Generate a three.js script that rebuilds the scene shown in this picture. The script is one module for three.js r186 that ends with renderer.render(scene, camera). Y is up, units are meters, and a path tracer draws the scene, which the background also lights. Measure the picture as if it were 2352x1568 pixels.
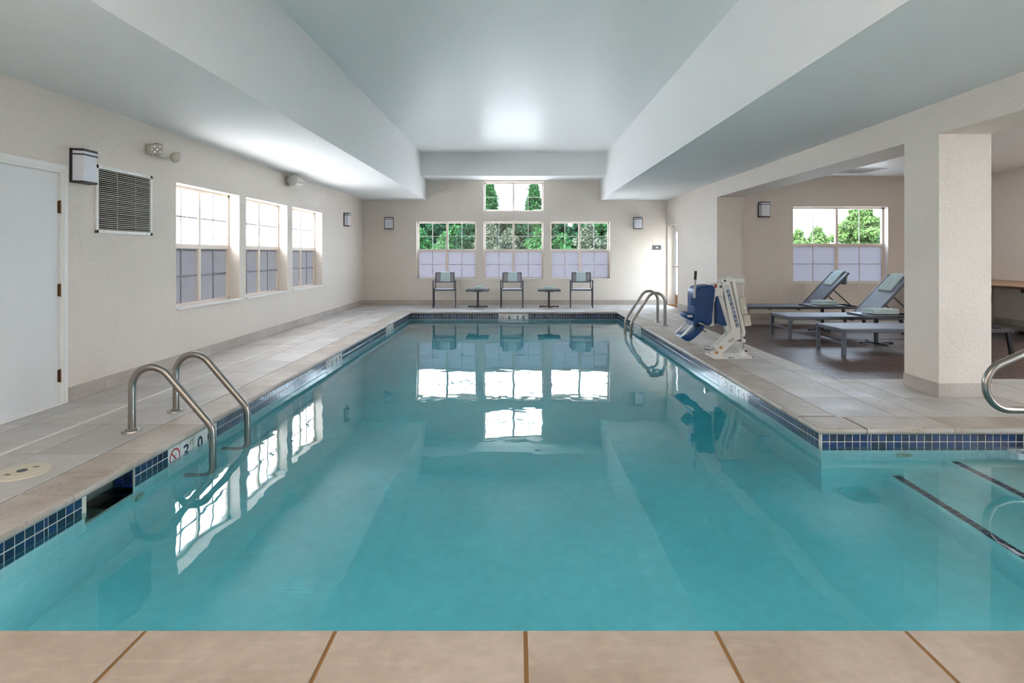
import * as THREE from 'three';
import { RoundedBoxGeometry } from 'three/addons/geometries/RoundedBoxGeometry.js';
import { mergeGeometries, mergeVertices, toCreasedNormals } from 'three/addons/utils/BufferGeometryUtils.js';
import { RectAreaLightUniformsLib } from 'three/addons/lights/RectAreaLightUniformsLib.js';

// ------------------------------------------------------------------ camera, sky, sun, exposure
// x to the right, y up from the deck, depth runs along -z (all depths below are written as positive D)
RectAreaLightUniformsLib.init();
const scene = new THREE.Scene();
const camera = new THREE.PerspectiveCamera(2 * Math.atan(784 / 1310) * 180 / Math.PI, 1.5, 0.05, 400);
camera.position.set(0, 1.25, 0);
camera.lookAt(0, 1.25, -10);
camera.setViewOffset(2352, 1568, -12, 201, 2352, 1568);
const renderer = new THREE.WebGLRenderer();
renderer.toneMapping = THREE.LinearToneMapping;
renderer.toneMappingExposure = 4.9;
renderer.shadowMap.enabled = true;
const SKY = 8;
{
  const w = 128, h = 64, d = new Float32Array(w * h * 4);
  for (let j = 0; j < h; j++) {
    const e = Math.max(0, ((j + 0.5) / h - 0.5) * 2), k = Math.pow(e, 0.6);
    const c = [0.84 - 0.42 * k, 0.94 - 0.28 * k, 1.02 - 0.04 * k];
    for (let i = 0; i < w; i++) { const o = (j * w + i) * 4; d[o] = c[0] * SKY; d[o + 1] = c[1] * SKY; d[o + 2] = c[2] * SKY; d[o + 3] = 1; }
  }
  const t = new THREE.DataTexture(d, w, h, THREE.RGBAFormat, THREE.FloatType);
  t.mapping = THREE.EquirectangularReflectionMapping; t.magFilter = THREE.LinearFilter; t.needsUpdate = true;
  scene.background = t;
}
const sun = new THREE.DirectionalLight(new THREE.Color().setRGB(1, 0.96, 0.92), 22);
sun.name = 'sun'; sun.position.set(-34, 36, -2); sun.target.position.set(0, 0, -9); sun.castShadow = true; sun.shadow.radius = 2;
Object.assign(sun.shadow.camera, { left: -25, right: 25, top: 25, bottom: -25, near: 1, far: 120 });
scene.add(sun, sun.target);

// ------------------------------------------------------------------ helpers
let seed = 12345;
const rnd = () => { seed = (seed + 0x6d2b79f5) | 0; let t = Math.imul(seed ^ (seed >>> 15), 1 | seed); t = (t + Math.imul(t ^ (t >>> 7), 61 | t)) ^ t; return ((t ^ (t >>> 14)) >>> 0) / 4294967296; };
const rr = (a, b) => a + (b - a) * rnd();
const lerp = (a, b, t) => a + (b - a) * t;
const clamp = (x, a = 0, b = 1) => Math.min(b, Math.max(a, x));
const counts = {};
const numbered = (n) => { const k = counts[n] = (counts[n] ?? -1) + 1; return k ? n + '_' + String(k).padStart(3, '0') : n; };
const V = (x, y, z) => new THREE.Vector3(x, y, z);
function thing(name, label, category, [x, y, z] = [0, 0, 0], turn = 0, group) {
  const o = new THREE.Group(); o.name = numbered(name); o.position.set(x, y, z); o.rotation.y = turn;
  o.userData = { label, category }; if (group) o.userData.group = group;
  scene.add(o); return o;
}
function part(parent, name, geo, mat, label) {
  const m = new THREE.Mesh(geo, mat); m.name = name; m.castShadow = m.receiveShadow = true;
  if (label) m.userData.label = label;
  parent.add(m); return m;
}
function struct(name, label, category) {
  const o = new THREE.Group(); o.name = name; o.userData = { kind: 'structure', label, category }; scene.add(o); return o;
}
function copyOf(o, pos, turn, label) {
  const c = o.clone(); c.name = numbered(o.name.replace(/_\d{3}$/, '')); c.position.set(...pos); c.rotation.y = turn; c.userData = { ...o.userData, label }; scene.add(c); return c;
}
// uv in metres, from the dominant axis of the normal
function uvm(g, ou = 0, ov = 0) {
  if (g.index) g = g.toNonIndexed();
  const p = g.attributes.position, n = g.attributes.normal, uv = new Float32Array(p.count * 2);
  for (let i = 0; i < p.count; i += 3) {
    let nx = 0, ny = 0, nz = 0;
    for (let k = 0; k < 3; k++) { nx += n.getX(i + k); ny += n.getY(i + k); nz += n.getZ(i + k); }
    nx = Math.abs(nx); ny = Math.abs(ny); nz = Math.abs(nz);
    for (let k = 0; k < 3; k++) {
      const x = p.getX(i + k), y = p.getY(i + k), z = p.getZ(i + k);
      const [u, v] = nx > ny && nx > nz ? [z, y] : ny > nz ? [x, z] : [x, y];
      uv[(i + k) * 2] = u + ou; uv[(i + k) * 2 + 1] = v + ov;
    }
  }
  g.setAttribute('uv', new THREE.BufferAttribute(uv, 2)); return g;
}
// box from bounds; the last two are depths (z = -D)
function bx(x0, x1, y0, y1, d0, d1, ou = 0, ov = 0) {
  const g = new THREE.BoxGeometry(Math.abs(x1 - x0), Math.abs(y1 - y0), Math.abs(d1 - d0)); g.translate((x0 + x1) / 2, (y0 + y1) / 2, -(d0 + d1) / 2); return uvm(g, ou, ov);
}
// local box: size, centre, edge radius
function rb(w, h, d, x = 0, y = 0, z = 0, r = 0.003) { const g = new RoundedBoxGeometry(w, h, d, 1, Math.min(r, w / 2.1, h / 2.1, d / 2.1)); g.translate(x, y, z); return uvm(g); }
function cyl(r0, r1, h, x = 0, y = 0, z = 0, seg = 20) { const g = new THREE.CylinderGeometry(r0, r1, h, seg); g.translate(x, y, z); return g; }
function bar(a, b, w, d, r = 0.003) { // box bar from a to b: w across in the vertical plane, d along the other axis
  const dir = b.clone().sub(a), L = dir.length(), g = new RoundedBoxGeometry(w, L, d, 1, Math.min(r, w / 2.1, d / 2.1));
  g.applyQuaternion(new THREE.Quaternion().setFromUnitVectors(V(0, 1, 0), dir.normalize())); const m = a.clone().add(b).multiplyScalar(0.5); g.translate(m.x, m.y, m.z); return uvm(g);
}
function rod(a, b, r, seg = 14) { const dir = b.clone().sub(a), L = dir.length(), g = new THREE.CylinderGeometry(r, r, L, seg); g.applyQuaternion(new THREE.Quaternion().setFromUnitVectors(V(0, 1, 0), dir.normalize())); const m = a.clone().add(b).multiplyScalar(0.5); g.translate(m.x, m.y, m.z); return g; }
function tube(pts, r, seg = 90, rad = 16) { return new THREE.TubeGeometry(new THREE.CatmullRomCurve3(pts, false, 'centripetal'), seg, r, rad, false); }
function ext(points, depth, bevel = 0, holes = []) { // polygon in x,y pushed along +z
  const s = new THREE.Shape(points.map(([x, y]) => new THREE.Vector2(x, y)));
  for (const h of holes) s.holes.push(new THREE.Path(h.map(([x, y]) => new THREE.Vector2(x, y))));
  return uvm(new THREE.ExtrudeGeometry(s, { depth: depth - 2 * bevel, bevelEnabled: bevel > 0, bevelSize: bevel, bevelThickness: bevel, bevelOffset: -bevel, bevelSegments: 2, curveSegments: 12 }).translate(0, 0, bevel));
}
const merge = (list) => mergeGeometries(list.map((g) => { const q = g.index ? g.toNonIndexed() : g; if (!q.attributes.uv) q.setAttribute('uv', new THREE.BufferAttribute(new Float32Array(q.attributes.position.count * 2), 2)); return q; }));

// ------------------------------------------------------------------ procedural textures
const hash = (x, y, s) => { let h = Math.imul(x, 374761393) + Math.imul(y, 668265263) + Math.imul(s, 974634541); h = Math.imul(h ^ (h >>> 13), 1274126177); return ((h ^ (h >>> 16)) >>> 0) / 4294967296; };
function vn(x, y, px, py, s) {
  const ix = Math.floor(x), iy = Math.floor(y), fx = x - ix, fy = y - iy, u = fx * fx * (3 - 2 * fx), v = fy * fy * (3 - 2 * fy);
  const m = (a, p) => ((a % p) + p) % p;
  return lerp(lerp(hash(m(ix, px), m(iy, py), s), hash(m(ix + 1, px), m(iy, py), s), u), lerp(hash(m(ix, px), m(iy + 1, py), s), hash(m(ix + 1, px), m(iy + 1, py), s), u), v);
}
function fbm(u, v, fx, fy, oct, s) { let a = 0.5, t = 0, n = 0; for (let i = 0; i < oct; i++) { t += a * vn(u * fx, v * fy, fx, fy, s + i); n += a; a *= 0.5; fx *= 2; fy *= 2; } return t / n; }
function tex(size, metres, fn, srgb = true, sizeY = size, metresY = metres) {
  const d = new Uint8Array(size * sizeY * 4);
  for (let j = 0; j < sizeY; j++) for (let i = 0; i < size; i++) {
    const c = fn(i / size, j / sizeY), o = (j * size + i) * 4;
    if (typeof c === 'number') d[o] = d[o + 1] = d[o + 2] = clamp(c) * 255; else { d[o] = clamp(c[0]) * 255; d[o + 1] = clamp(c[1]) * 255; d[o + 2] = clamp(c[2]) * 255; }
    d[o + 3] = 255;
  }
  const t = new THREE.DataTexture(d, size, sizeY); t.wrapS = t.wrapT = THREE.RepeatWrapping; t.magFilter = THREE.LinearFilter; if (srgb) t.colorSpace = THREE.SRGBColorSpace;
  t.repeat.set(1 / metres, 1 / metresY); t.needsUpdate = true; return t;
}
const C = (hex) => new THREE.Color(hex);
const mix3 = (a, b, t) => [lerp(a[0], b[0], t), lerp(a[1], b[1], t), lerp(a[2], b[2], t)];
const rgb = (r, g, b) => [r / 255, g / 255, b / 255];
const std = (o) => new THREE.MeshStandardMaterial(o);
const phy = (o) => new THREE.MeshPhysicalMaterial(o);
const peel = tex(1024, 1.3, (u, v) => { const a = fbm(u, v, 150, 150, 2, 3), b = fbm(u, v, 70, 70, 2, 9); return clamp((a - 0.32) * 1.6) * 0.6 + clamp((b - 0.35) * 1.8) * 0.5; }, false);
const fineRough = tex(512, 0.4, (u, v) => fbm(u, v, 90, 90, 3, 5), false);
const stoneMap = tex(1024, 1.7, (u, v) => {
  const a = fbm(u, v, 5, 5, 5, 21), b = fbm(u, v, 40, 40, 3, 31), p = fbm(u, v, 160, 160, 2, 41), st = fbm(u, v, 3, 7, 4, 51);
  let c = mix3(rgb(166, 155, 145), rgb(194, 186, 178), clamp((a - 0.3) * 2.2));
  c = mix3(c, rgb(150, 122, 96), clamp((st - 0.56) * 5) * clamp((b - 0.3) * 2) * 0.6);
  if (p > 0.76) c = mix3(c, rgb(110, 88, 72), 0.5 * clamp((b - 0.45) * 6));
  const k = 0.94 + 0.1 * b; return c.map((x) => x * k);
});
const nearStoneMap = tex(1024, 1.9, (u, v) => {
  const a = fbm(u, v, 6, 6, 5, 121), b = fbm(u, v, 60, 60, 3, 131), e = fbm(u, v, 20, 90, 3, 141);
  let c = mix3(rgb(164, 146, 131), rgb(182, 166, 152), clamp((a - 0.3) * 2.2));
  c = mix3(c, rgb(192, 180, 170), clamp((e - 0.6) * 5) * 0.25);
  const k = 0.95 + 0.08 * b; return c.map((x) => x * k);
});
const deckMap = tex(1024, 2.3, (u, v) => {
  const a = fbm(u, v, 6, 6, 5, 61), b = fbm(u, v, 14, 120, 3, 71), s = fbm(u, v, 4, 4, 4, 81), g = fbm(u, v, 200, 200, 2, 91);
  let c = mix3(rgb(184, 180, 177), rgb(202, 199, 197), clamp((a - 0.3) * 2.2));
  c = mix3(c, rgb(186, 179, 172), clamp((b - 0.45) * 2.5) * 0.5); c = mix3(c, rgb(160, 146, 132), clamp((s - 0.6) * 5) * 0.45);
  const k = 0.95 + 0.09 * g; return c.map((x) => x * k);
});
const deckRough = tex(512, 2.3, (u, v) => 0.36 + 0.3 * fbm(u, v, 8, 8, 4, 66), false);
const plasterMap = tex(512, 3.1, (u, v) => { const a = fbm(u, v, 7, 7, 5, 101), b = fbm(u, v, 60, 60, 2, 111); return mix3(rgb(206, 226, 224), rgb(222, 236, 234), clamp((a - 0.3) * 2.2)).map((x) => x * (0.97 + 0.05 * b)); });
const paintMap = tex(512, 3.7, (u, v) => { const a = fbm(u, v, 6, 6, 4, 161), b = fbm(u, v, 120, 120, 2, 171), k = 0.975 + 0.035 * a + 0.015 * b; return [0.865 * k, 0.825 * k, 0.785 * k]; });
const woodMap = tex(512, 1.0, (u, v) => { const a = fbm(u, v, 40, 3, 4, 181), b = fbm(u, v, 140, 8, 2, 191); return mix3(rgb(150, 112, 78), rgb(186, 148, 108), a * 0.8 + b * 0.2); });
const slingMap = tex(256, 0.05, (u, v) => { const a = Math.sin(u * Math.PI * 50) * 0.5 + 0.5, b = Math.sin(v * Math.PI * 50) * 0.5 + 0.5; return 0.45 + 0.55 * Math.max(a, b); }, false);
const clothBump = tex(256, 0.12, (u, v) => fbm(u, v, 50, 50, 2, 201), false);
const waterBump = tex(512, 5.0, (u, v) => fbm(u, v, 9, 9, 4, 211), false);

// ------------------------------------------------------------------ materials
const M = {
  paint: std({ map: paintMap, roughness: 0.62, bumpMap: peel, bumpScale: 0.0032 }),
  ceil: std({ color: C('#f2f2f0'), roughness: 0.4, bumpMap: peel, bumpScale: 0.0003 }),
  soffit: std({ color: C('#eeeeed'), roughness: 0.8, bumpMap: peel, bumpScale: 0.0016 }),
  white: std({ color: C('#e6e4e0'), roughness: 0.4 }),
  door: std({ color: C('#dcdcdc'), roughness: 0.45, bumpMap: fineRough, bumpScale: 0.0002 }),
  vinyl: std({ color: C('#e2d3c4'), roughness: 0.42 }),
  muntin: std({ color: C('#cfc9c4'), roughness: 0.5 }),
  darkMuntin: std({ color: C('#7d7d84'), roughness: 0.5 }),
  brass: std({ color: C('#5a3b22'), roughness: 0.4, metalness: 0.8 }),
  brightBrass: std({ color: C('#b98a4c'), roughness: 0.35, metalness: 0.9 }),
  black: std({ color: C('#17171b'), roughness: 0.45 }),
  throat: std({ color: C('#57524b'), roughness: 0.8 }),
  duct: std({ color: C('#8c8f92'), roughness: 0.6 }),
  grout: std({ color: C('#736c66'), roughness: 0.9 }),
  sand: std({ color: C('#8f6b41'), roughness: 0.95, bumpMap: fineRough, bumpScale: 0.001 }),
  tileGrout: std({ color: C('#cdc8ba'), roughness: 0.85 }),
  coping: std({ map: stoneMap, roughness: 0.5, bumpMap: fineRough, bumpScale: 0.0007 }),
  nearCoping: std({ map: nearStoneMap, roughness: 0.6, bumpMap: fineRough, bumpScale: 0.0006 }),
  deck: [0, 1, 2].map((k) => std({ map: deckMap, color: C(['#ffffff', '#fbf9f7', '#f7f7f8'][k]), roughness: 1, roughnessMap: deckRough, bumpMap: fineRough, bumpScale: 0.0004 })),
  base: std({ map: deckMap, color: C('#efe6de'), roughness: 0.55, bumpMap: fineRough, bumpScale: 0.0004 }),
  plaster: std({ map: plasterMap, roughness: 0.85 }),
  blue: ['#0d2753', '#0b2145', '#112d5e', '#09193a'].map((c) => phy({ color: C(c), roughness: 0.25, clearcoat: 0.8, clearcoatRoughness: 0.08, bumpMap: fineRough, bumpScale: 0.0006 })),
  mosaic: std({ color: C('#ffffff'), roughness: 0.42 }),
  mosaicGrout: std({ color: C('#6a5f5a'), roughness: 0.85 }),
  steel: std({ color: new THREE.Color().setRGB(0.34, 0.318, 0.295), roughness: 0.28, metalness: 1 }),
  chrome: std({ color: new THREE.Color().setRGB(0.7, 0.7, 0.7), roughness: 0.12, metalness: 1 }),
  water: phy({ color: C('#ffffff'), roughness: 0.0, transmission: 1, thickness: 1.2, ior: 1.33, attenuationColor: new THREE.Color().setRGB(0.31, 0.775, 0.845), attenuationDistance: 1.5, bumpMap: waterBump, bumpScale: 0.003 }),
  clear: phy({ color: C('#ffffff'), roughness: 0, transmission: 1, thickness: 0, ior: 1.5 }),
  tinted: phy({ color: new THREE.Color().setRGB(0.42, 0.42, 0.42), roughness: 0, transmission: 1, thickness: 0, ior: 1.5 }),
  frost: phy({ color: new THREE.Color().setRGB(0.33, 0.322, 0.318), roughness: 1, transmission: 1, thickness: 0, ior: 1.45 }),
  film: phy({ color: new THREE.Color().setRGB(0.0235, 0.0205, 0.022), roughness: 1, transmission: 1, thickness: 0, ior: 1.45 }),
  filmGrey: phy({ color: new THREE.Color().setRGB(0.0058, 0.0056, 0.0061), roughness: 1, transmission: 1, thickness: 0, ior: 1.45 }),
  acrylic: phy({ color: C('#ececf4'), roughness: 0.4, transmission: 0.15, thickness: 0 }),
  frame: std({ color: C('#4c4e55'), roughness: 0.42, metalness: 0.35 }),
  darkFrame: std({ color: C('#2c2d33'), roughness: 0.4, metalness: 0.3 }),
  chairSling: phy({ color: C('#b9b4ba'), roughness: 0.65, transmission: 0.45, thickness: 0 }),
  sling: std({ color: C('#7e828f'), roughness: 0.5, bumpMap: slingMap, bumpScale: 0.0006 }),
  slat: std({ color: C('#5d6068'), roughness: 0.4, metalness: 0.2 }),
  towel: std({ color: C('#c6dadb'), roughness: 0.95, bumpMap: clothBump, bumpScale: 0.003 }),
  liftWhite: std({ color: C('#ebeae6'), roughness: 0.42 }),
  liftGrey: std({ color: C('#b9b7b2'), roughness: 0.5 }),
  liftBlue: std({ color: C('#02366f'), roughness: 0.4 }),
  almond: std({ color: C('#cfcabd'), roughness: 0.5 }),
  lidPlastic: std({ color: C('#cdc5b2'), roughness: 0.6 }),
  wood: std({ map: woodMap, roughness: 0.35 }),
  soil: std({ color: C('#3c2a20'), roughness: 0.9 }),
  paving: std({ color: new THREE.Color().setRGB(0.42, 0.40, 0.375), roughness: 0.95 }),
  bark: std({ color: C('#6a5a4c'), roughness: 0.9 }),
};

// ------------------------------------------------------------------ measures
const XL = -3.80, XR = 3.69, XR2 = 4.148, DF = 14.05, DB = -2.4, YS = 2.58, YC = 3.60;
const PL = -2.338, PR = 2.20, PF = 12.39, PN = 1.87, PA = 4.125, PX = 4.0, YW = -0.145;

// ------------------------------------------------------------------ walls
// panel along depth: polygon in (D, y), thickness along x
function wallD(poly, holes, x0, x1) {
  const g = ext(poly, Math.abs(x1 - x0), 0, holes); g.rotateY(Math.PI / 2); // local x -> -z, local z -> +x
  g.translate(Math.min(x0, x1), 0, 0); return uvm(g);
}
const rect = (a, b, c, d) => [[a, c], [b, c], [b, d], [a, d]];
const leftWins = [[6.357, 7.803], [7.99, 9.428], [9.647, 11.11], [-1.9, -0.45], [0, 1.45]], WY0 = 0.635, WY1 = 2.047;
const DL0 = 3.80, DL1 = 4.745, DLH = 1.93; // left door
{
  const w = struct('wall_left', 'long textured beige wall with three frosted windows', 'wall');
  const poly = [[DB, -0.3], [DF + 0.22, -0.3], [DF + 0.22, 3.8], [DB, 3.8]];
  const holes = leftWins.map(([a, b]) => rect(a, b, WY0, WY1)); holes.push(rect(DL0, DL1, 0, DLH), rect(5.158, 5.889, 1.469, 2.026));
  part(w, 'wall_panel', wallD(poly, holes, XL - 0.22, XL), M.paint);
}
const farWins = [[-2.478, -1.008], [-0.826, 0.644], [0.815, 2.284]], topWin = [-0.826, 0.644, 2.30, 3.025];
{
  const w = struct('wall_far', 'beige end wall with three windows and a clerestory', 'wall');
  const g = ext(rect(XL - 0.22, XR2, -0.3, 3.8), 0.22, 0, [...farWins.map(([a, b]) => rect(a, b, WY0, WY1)), rect(...topWin)]); g.translate(0, 0, -DF - 0.22);
  part(w, 'wall_panel', uvm(g), M.paint);
}
const DR0 = 13.13, DR1 = 14.0, JB = 10.53, P0 = 4.99, P1 = 5.437, YH = 2.30;
{
  const w = struct('wall_right', 'beige wall with wide openings to the lounge and a square pillar', 'wall');
  part(w, 'wall_panel', wallD([[JB, -0.3], [DR0, -0.3], [DR0, 1.95], [DR1, 1.95], [DR1, -0.3], [DF, -0.3], [DF, 3.8], [JB, 3.8]], [], XR, XR2), M.paint);
  part(w, 'header', wallD(rect(DB, JB, YH, 3.8), [], XR, XR2), M.paint);
  part(w, 'pillar', wallD(rect(P0, P1, -0.3, YH), [], XR, XR2), M.paint);
  part(w, 'wall_panel', wallD(rect(DB, 0.2, -0.3, YH), [], XR, XR2), M.paint);
}
const sideWins = [[-1.7, 0.9]];
const LB = 10.9, LX = 8.6, LC = 2.72, LW = [5.275, 7.09, 0.69, 2.152];
{
  const w = struct('wall_far_lounge', 'shaded beige lounge wall with one wide window', 'wall');
  const g = ext(rect(XR2, LX + 0.2, -0.3, LC + 0.2), 0.22, 0, [rect(...LW)]); g.translate(0, 0, -LB - 0.22); part(w, 'wall_panel', uvm(g), M.paint);
  const w2 = struct('wall_right_lounge', 'warm beige lounge side wall behind the wooden counter', 'wall');
  part(w2, 'wall_panel', wallD(rect(DB, LB, -0.3, LC + 0.2), sideWins.map(([a, b]) => rect(a, b, 0.85, 2.3)), LX, LX + 0.2), M.paint);
}
// wall behind the camera
{
  const w = struct('wall_back', 'plain end wall behind the viewer', 'wall');
  const g = ext(rect(XL - 0.22, LX + 0.2, -0.3, 3.8), 0.22); g.translate(0, 0, -DB); part(w, 'wall_panel', uvm(g), M.paint);
}

// ------------------------------------------------------------------ ceiling
const SL = -2.245, SR = 2.055, BF = 13.28, BY = 3.068;
{
  const c = struct('ceiling', 'white tray ceiling with deep dropped soffits', 'ceiling');
  part(c, 'ceiling_panel', bx(SL, SR, YC, YC + 0.2, DB, DF), M.ceil);
  part(c, 'soffit', bx(XL, SL, YS, YC + 0.2, DB, DF), M.soffit);
  part(c, 'soffit', bx(SR, XR, YS, YC + 0.2, DB, DF), M.soffit);
  part(c, 'beam', bx(SL, SR, BY, YC, BF, DF), M.soffit);
  const l = struct('ceiling_lounge', 'flat white ceiling of the lounge', 'ceiling');
  const lp = ext(rect(XR2, LX, DB, LB), 0.2, 0, [rect(5.77, 6.27, 9.80, 10.30)]); lp.rotateX(-Math.PI / 2); lp.translate(0, LC, 0); part(l, 'ceiling_panel', uvm(lp), M.ceil);
}

// ------------------------------------------------------------------ floor, deck tiles, coping
const MX = 3.155, MD0 = 5.69, MD1 = 10.15, MX1 = 8.1;
{
  const f = struct('floor', 'grey stone tiled pool deck with a brown mosaic lounge floor', 'floor');
  const e = 0.12, Q = (x, d) => new THREE.Vector2(x, d);
  const s = new THREE.Shape([Q(XL - 0.2, DB - 0.1), Q(LX + 0.2, DB - 0.1), Q(LX + 0.2, LB + 0.2), Q(XR2, LB + 0.2), Q(XR2, DF + 0.2), Q(XL - 0.2, DF + 0.2)]);
  s.holes.push(new THREE.Path([Q(PL - e, PN - e), Q(PX + e, PN - e), Q(PX + e, PA + e), Q(PR + e, PA + e), Q(PR + e, PF + e), Q(PL - e, PF + e)]));
  const g = new THREE.ExtrudeGeometry(s, { depth: 0.2, bevelEnabled: false }); g.rotateX(-Math.PI / 2); g.translate(0, -0.2 - 0.006, 0);
  part(f, 'slab', uvm(g), M.grout);
  // tiles
  const J = 0.006;
  const tile = (x0, x1, d0, d1) => { if (x1 - x0 < 0.02 || d1 - d0 < 0.02) return; part(f, 'floor_tile', bx(x0 + J / 2, x1 - J / 2, -0.014, rr(-0.0004, 0.0002), d0 + J / 2, d1 - J / 2, rr(0, 9), rr(0, 9)), M.deck[Math.floor(rnd() * 3)]); };
  const field = (xs, ds) => { for (let i = 0; i + 1 < xs.length; i++) for (let j = 0; j + 1 < ds.length; j++) tile(xs[i], xs[i + 1], ds[j], ds[j + 1]); };
  const dz = []; for (let d = 1.736; d < 12.6; d += 0.612) dz.push(d); dz[0] = 1.585; dz.push(12.644);
  field([XL, -3.60, -3.234], dz); field([-3.206, -3.01, -2.591], dz);
  const xsF = []; for (let x = XL; x < 3.6; x += 0.61) xsF.push(x); xsF.push(XR); xsF[xsF.length - 2] = 3.1;
  field(xsF, [12.644, 13.25, 13.86, DF]);
  const dr = []; for (let d = 4.378; d < 12.55; d += 0.585) dr.push(d); dr.push(12.644);
  field([2.454, 2.92, MX], dr);
  const drw = dr.filter((d) => d > 10.55); field([MX, XR], [JB, ...drw]);
  field([MX, 3.35, 3.78, 4.21, 4.64, 5.07, 5.5, 5.93, 6.4, 7.0, 7.6, LX], [4.378, 4.963, 5.548, MD0]);
  field([XR2, 4.6, 5.2, 5.8, 6.4, 7.0, 7.6, LX], [MD1, 10.5, LB]); field([MX, XR2], [MD1, JB]);
  field([MX1, LX], [MD0, 6.4, 7.2, 8.0, 8.8, 9.6, MD1]);
  field([XR2 + 0.2, 5.0, 5.6, 6.2, 7, 7.8, LX], [0.2, 1.0, 1.6, 2.2, 2.8, 3.4, 4.0, 4.378]);
  field([XL, -3.2, -2.6, -2.0, -1.4, -0.8, -0.2, 0.4, 1.0, 1.6, 2.2, 2.8, XR], [DB, -1.8, -1.2, -0.6, 0, 0.6, 1.1, 1.585]); field([XR2, 5, 5.6, 6.2, 7, 7.8, LX], [DB, -1.8, -1.2, -0.6, 0.2]);
  // door recess on the right wall and lounge strip
  field([XR, XR2 - 0.05], [DR0, DR1]);
  // brown mosaic: thousands of small tiles, real relief
  const pitch = 0.0545, nx = Math.floor((MX1 - MX) / pitch), nd = Math.floor((MD1 - MD0) / pitch);
  const mg = rb(pitch - 0.006, 0.008, pitch - 0.006, 0, 0, 0, 0.0015), inst = new THREE.InstancedMesh(mg, M.mosaic, nx * nd), m4 = new THREE.Matrix4(), col = new THREE.Color();
  let n = 0;
  for (let i = 0; i < nx; i++) for (let j = 0; j < nd; j++) {
    const x = MX + 0.01 + (i + 0.5) * pitch, d = MD0 + 0.01 + (j + 0.5) * pitch;
    if (x > XR - 0.03 && x < XR2 + 0.03 && d < P1 + 0.03) continue;
    m4.makeRotationFromEuler(new THREE.Euler(rr(-0.006, 0.006), 0, rr(-0.006, 0.006))); m4.setPosition(x, -0.0045 + rr(-0.0004, 0.0004), -d); inst.setMatrixAt(n, m4);
    const k = rr(0.75, 1.2); col.setRGB(0.092 * k, 0.056 * k * rr(0.94, 1.05), 0.05 * k * rr(0.9, 1.1)); inst.setColorAt(n, col); n++;
  }
  inst.count = n; inst.name = 'mosaic_tiles'; inst.userData = { kind: 'stuff', label: 'small glossy brown mosaic tiles' }; f.add(inst);
  // pale edge trim of the mosaic
  part(f, 'edge_trim', merge([bx(MX - 0.008, MX + 0.008, -0.01, 0.001, MD0, MD1), bx(MX, MX1, -0.01, 0.001, MD0 - 0.008, MD0 + 0.008)]), M.tileGrout);
}
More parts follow.
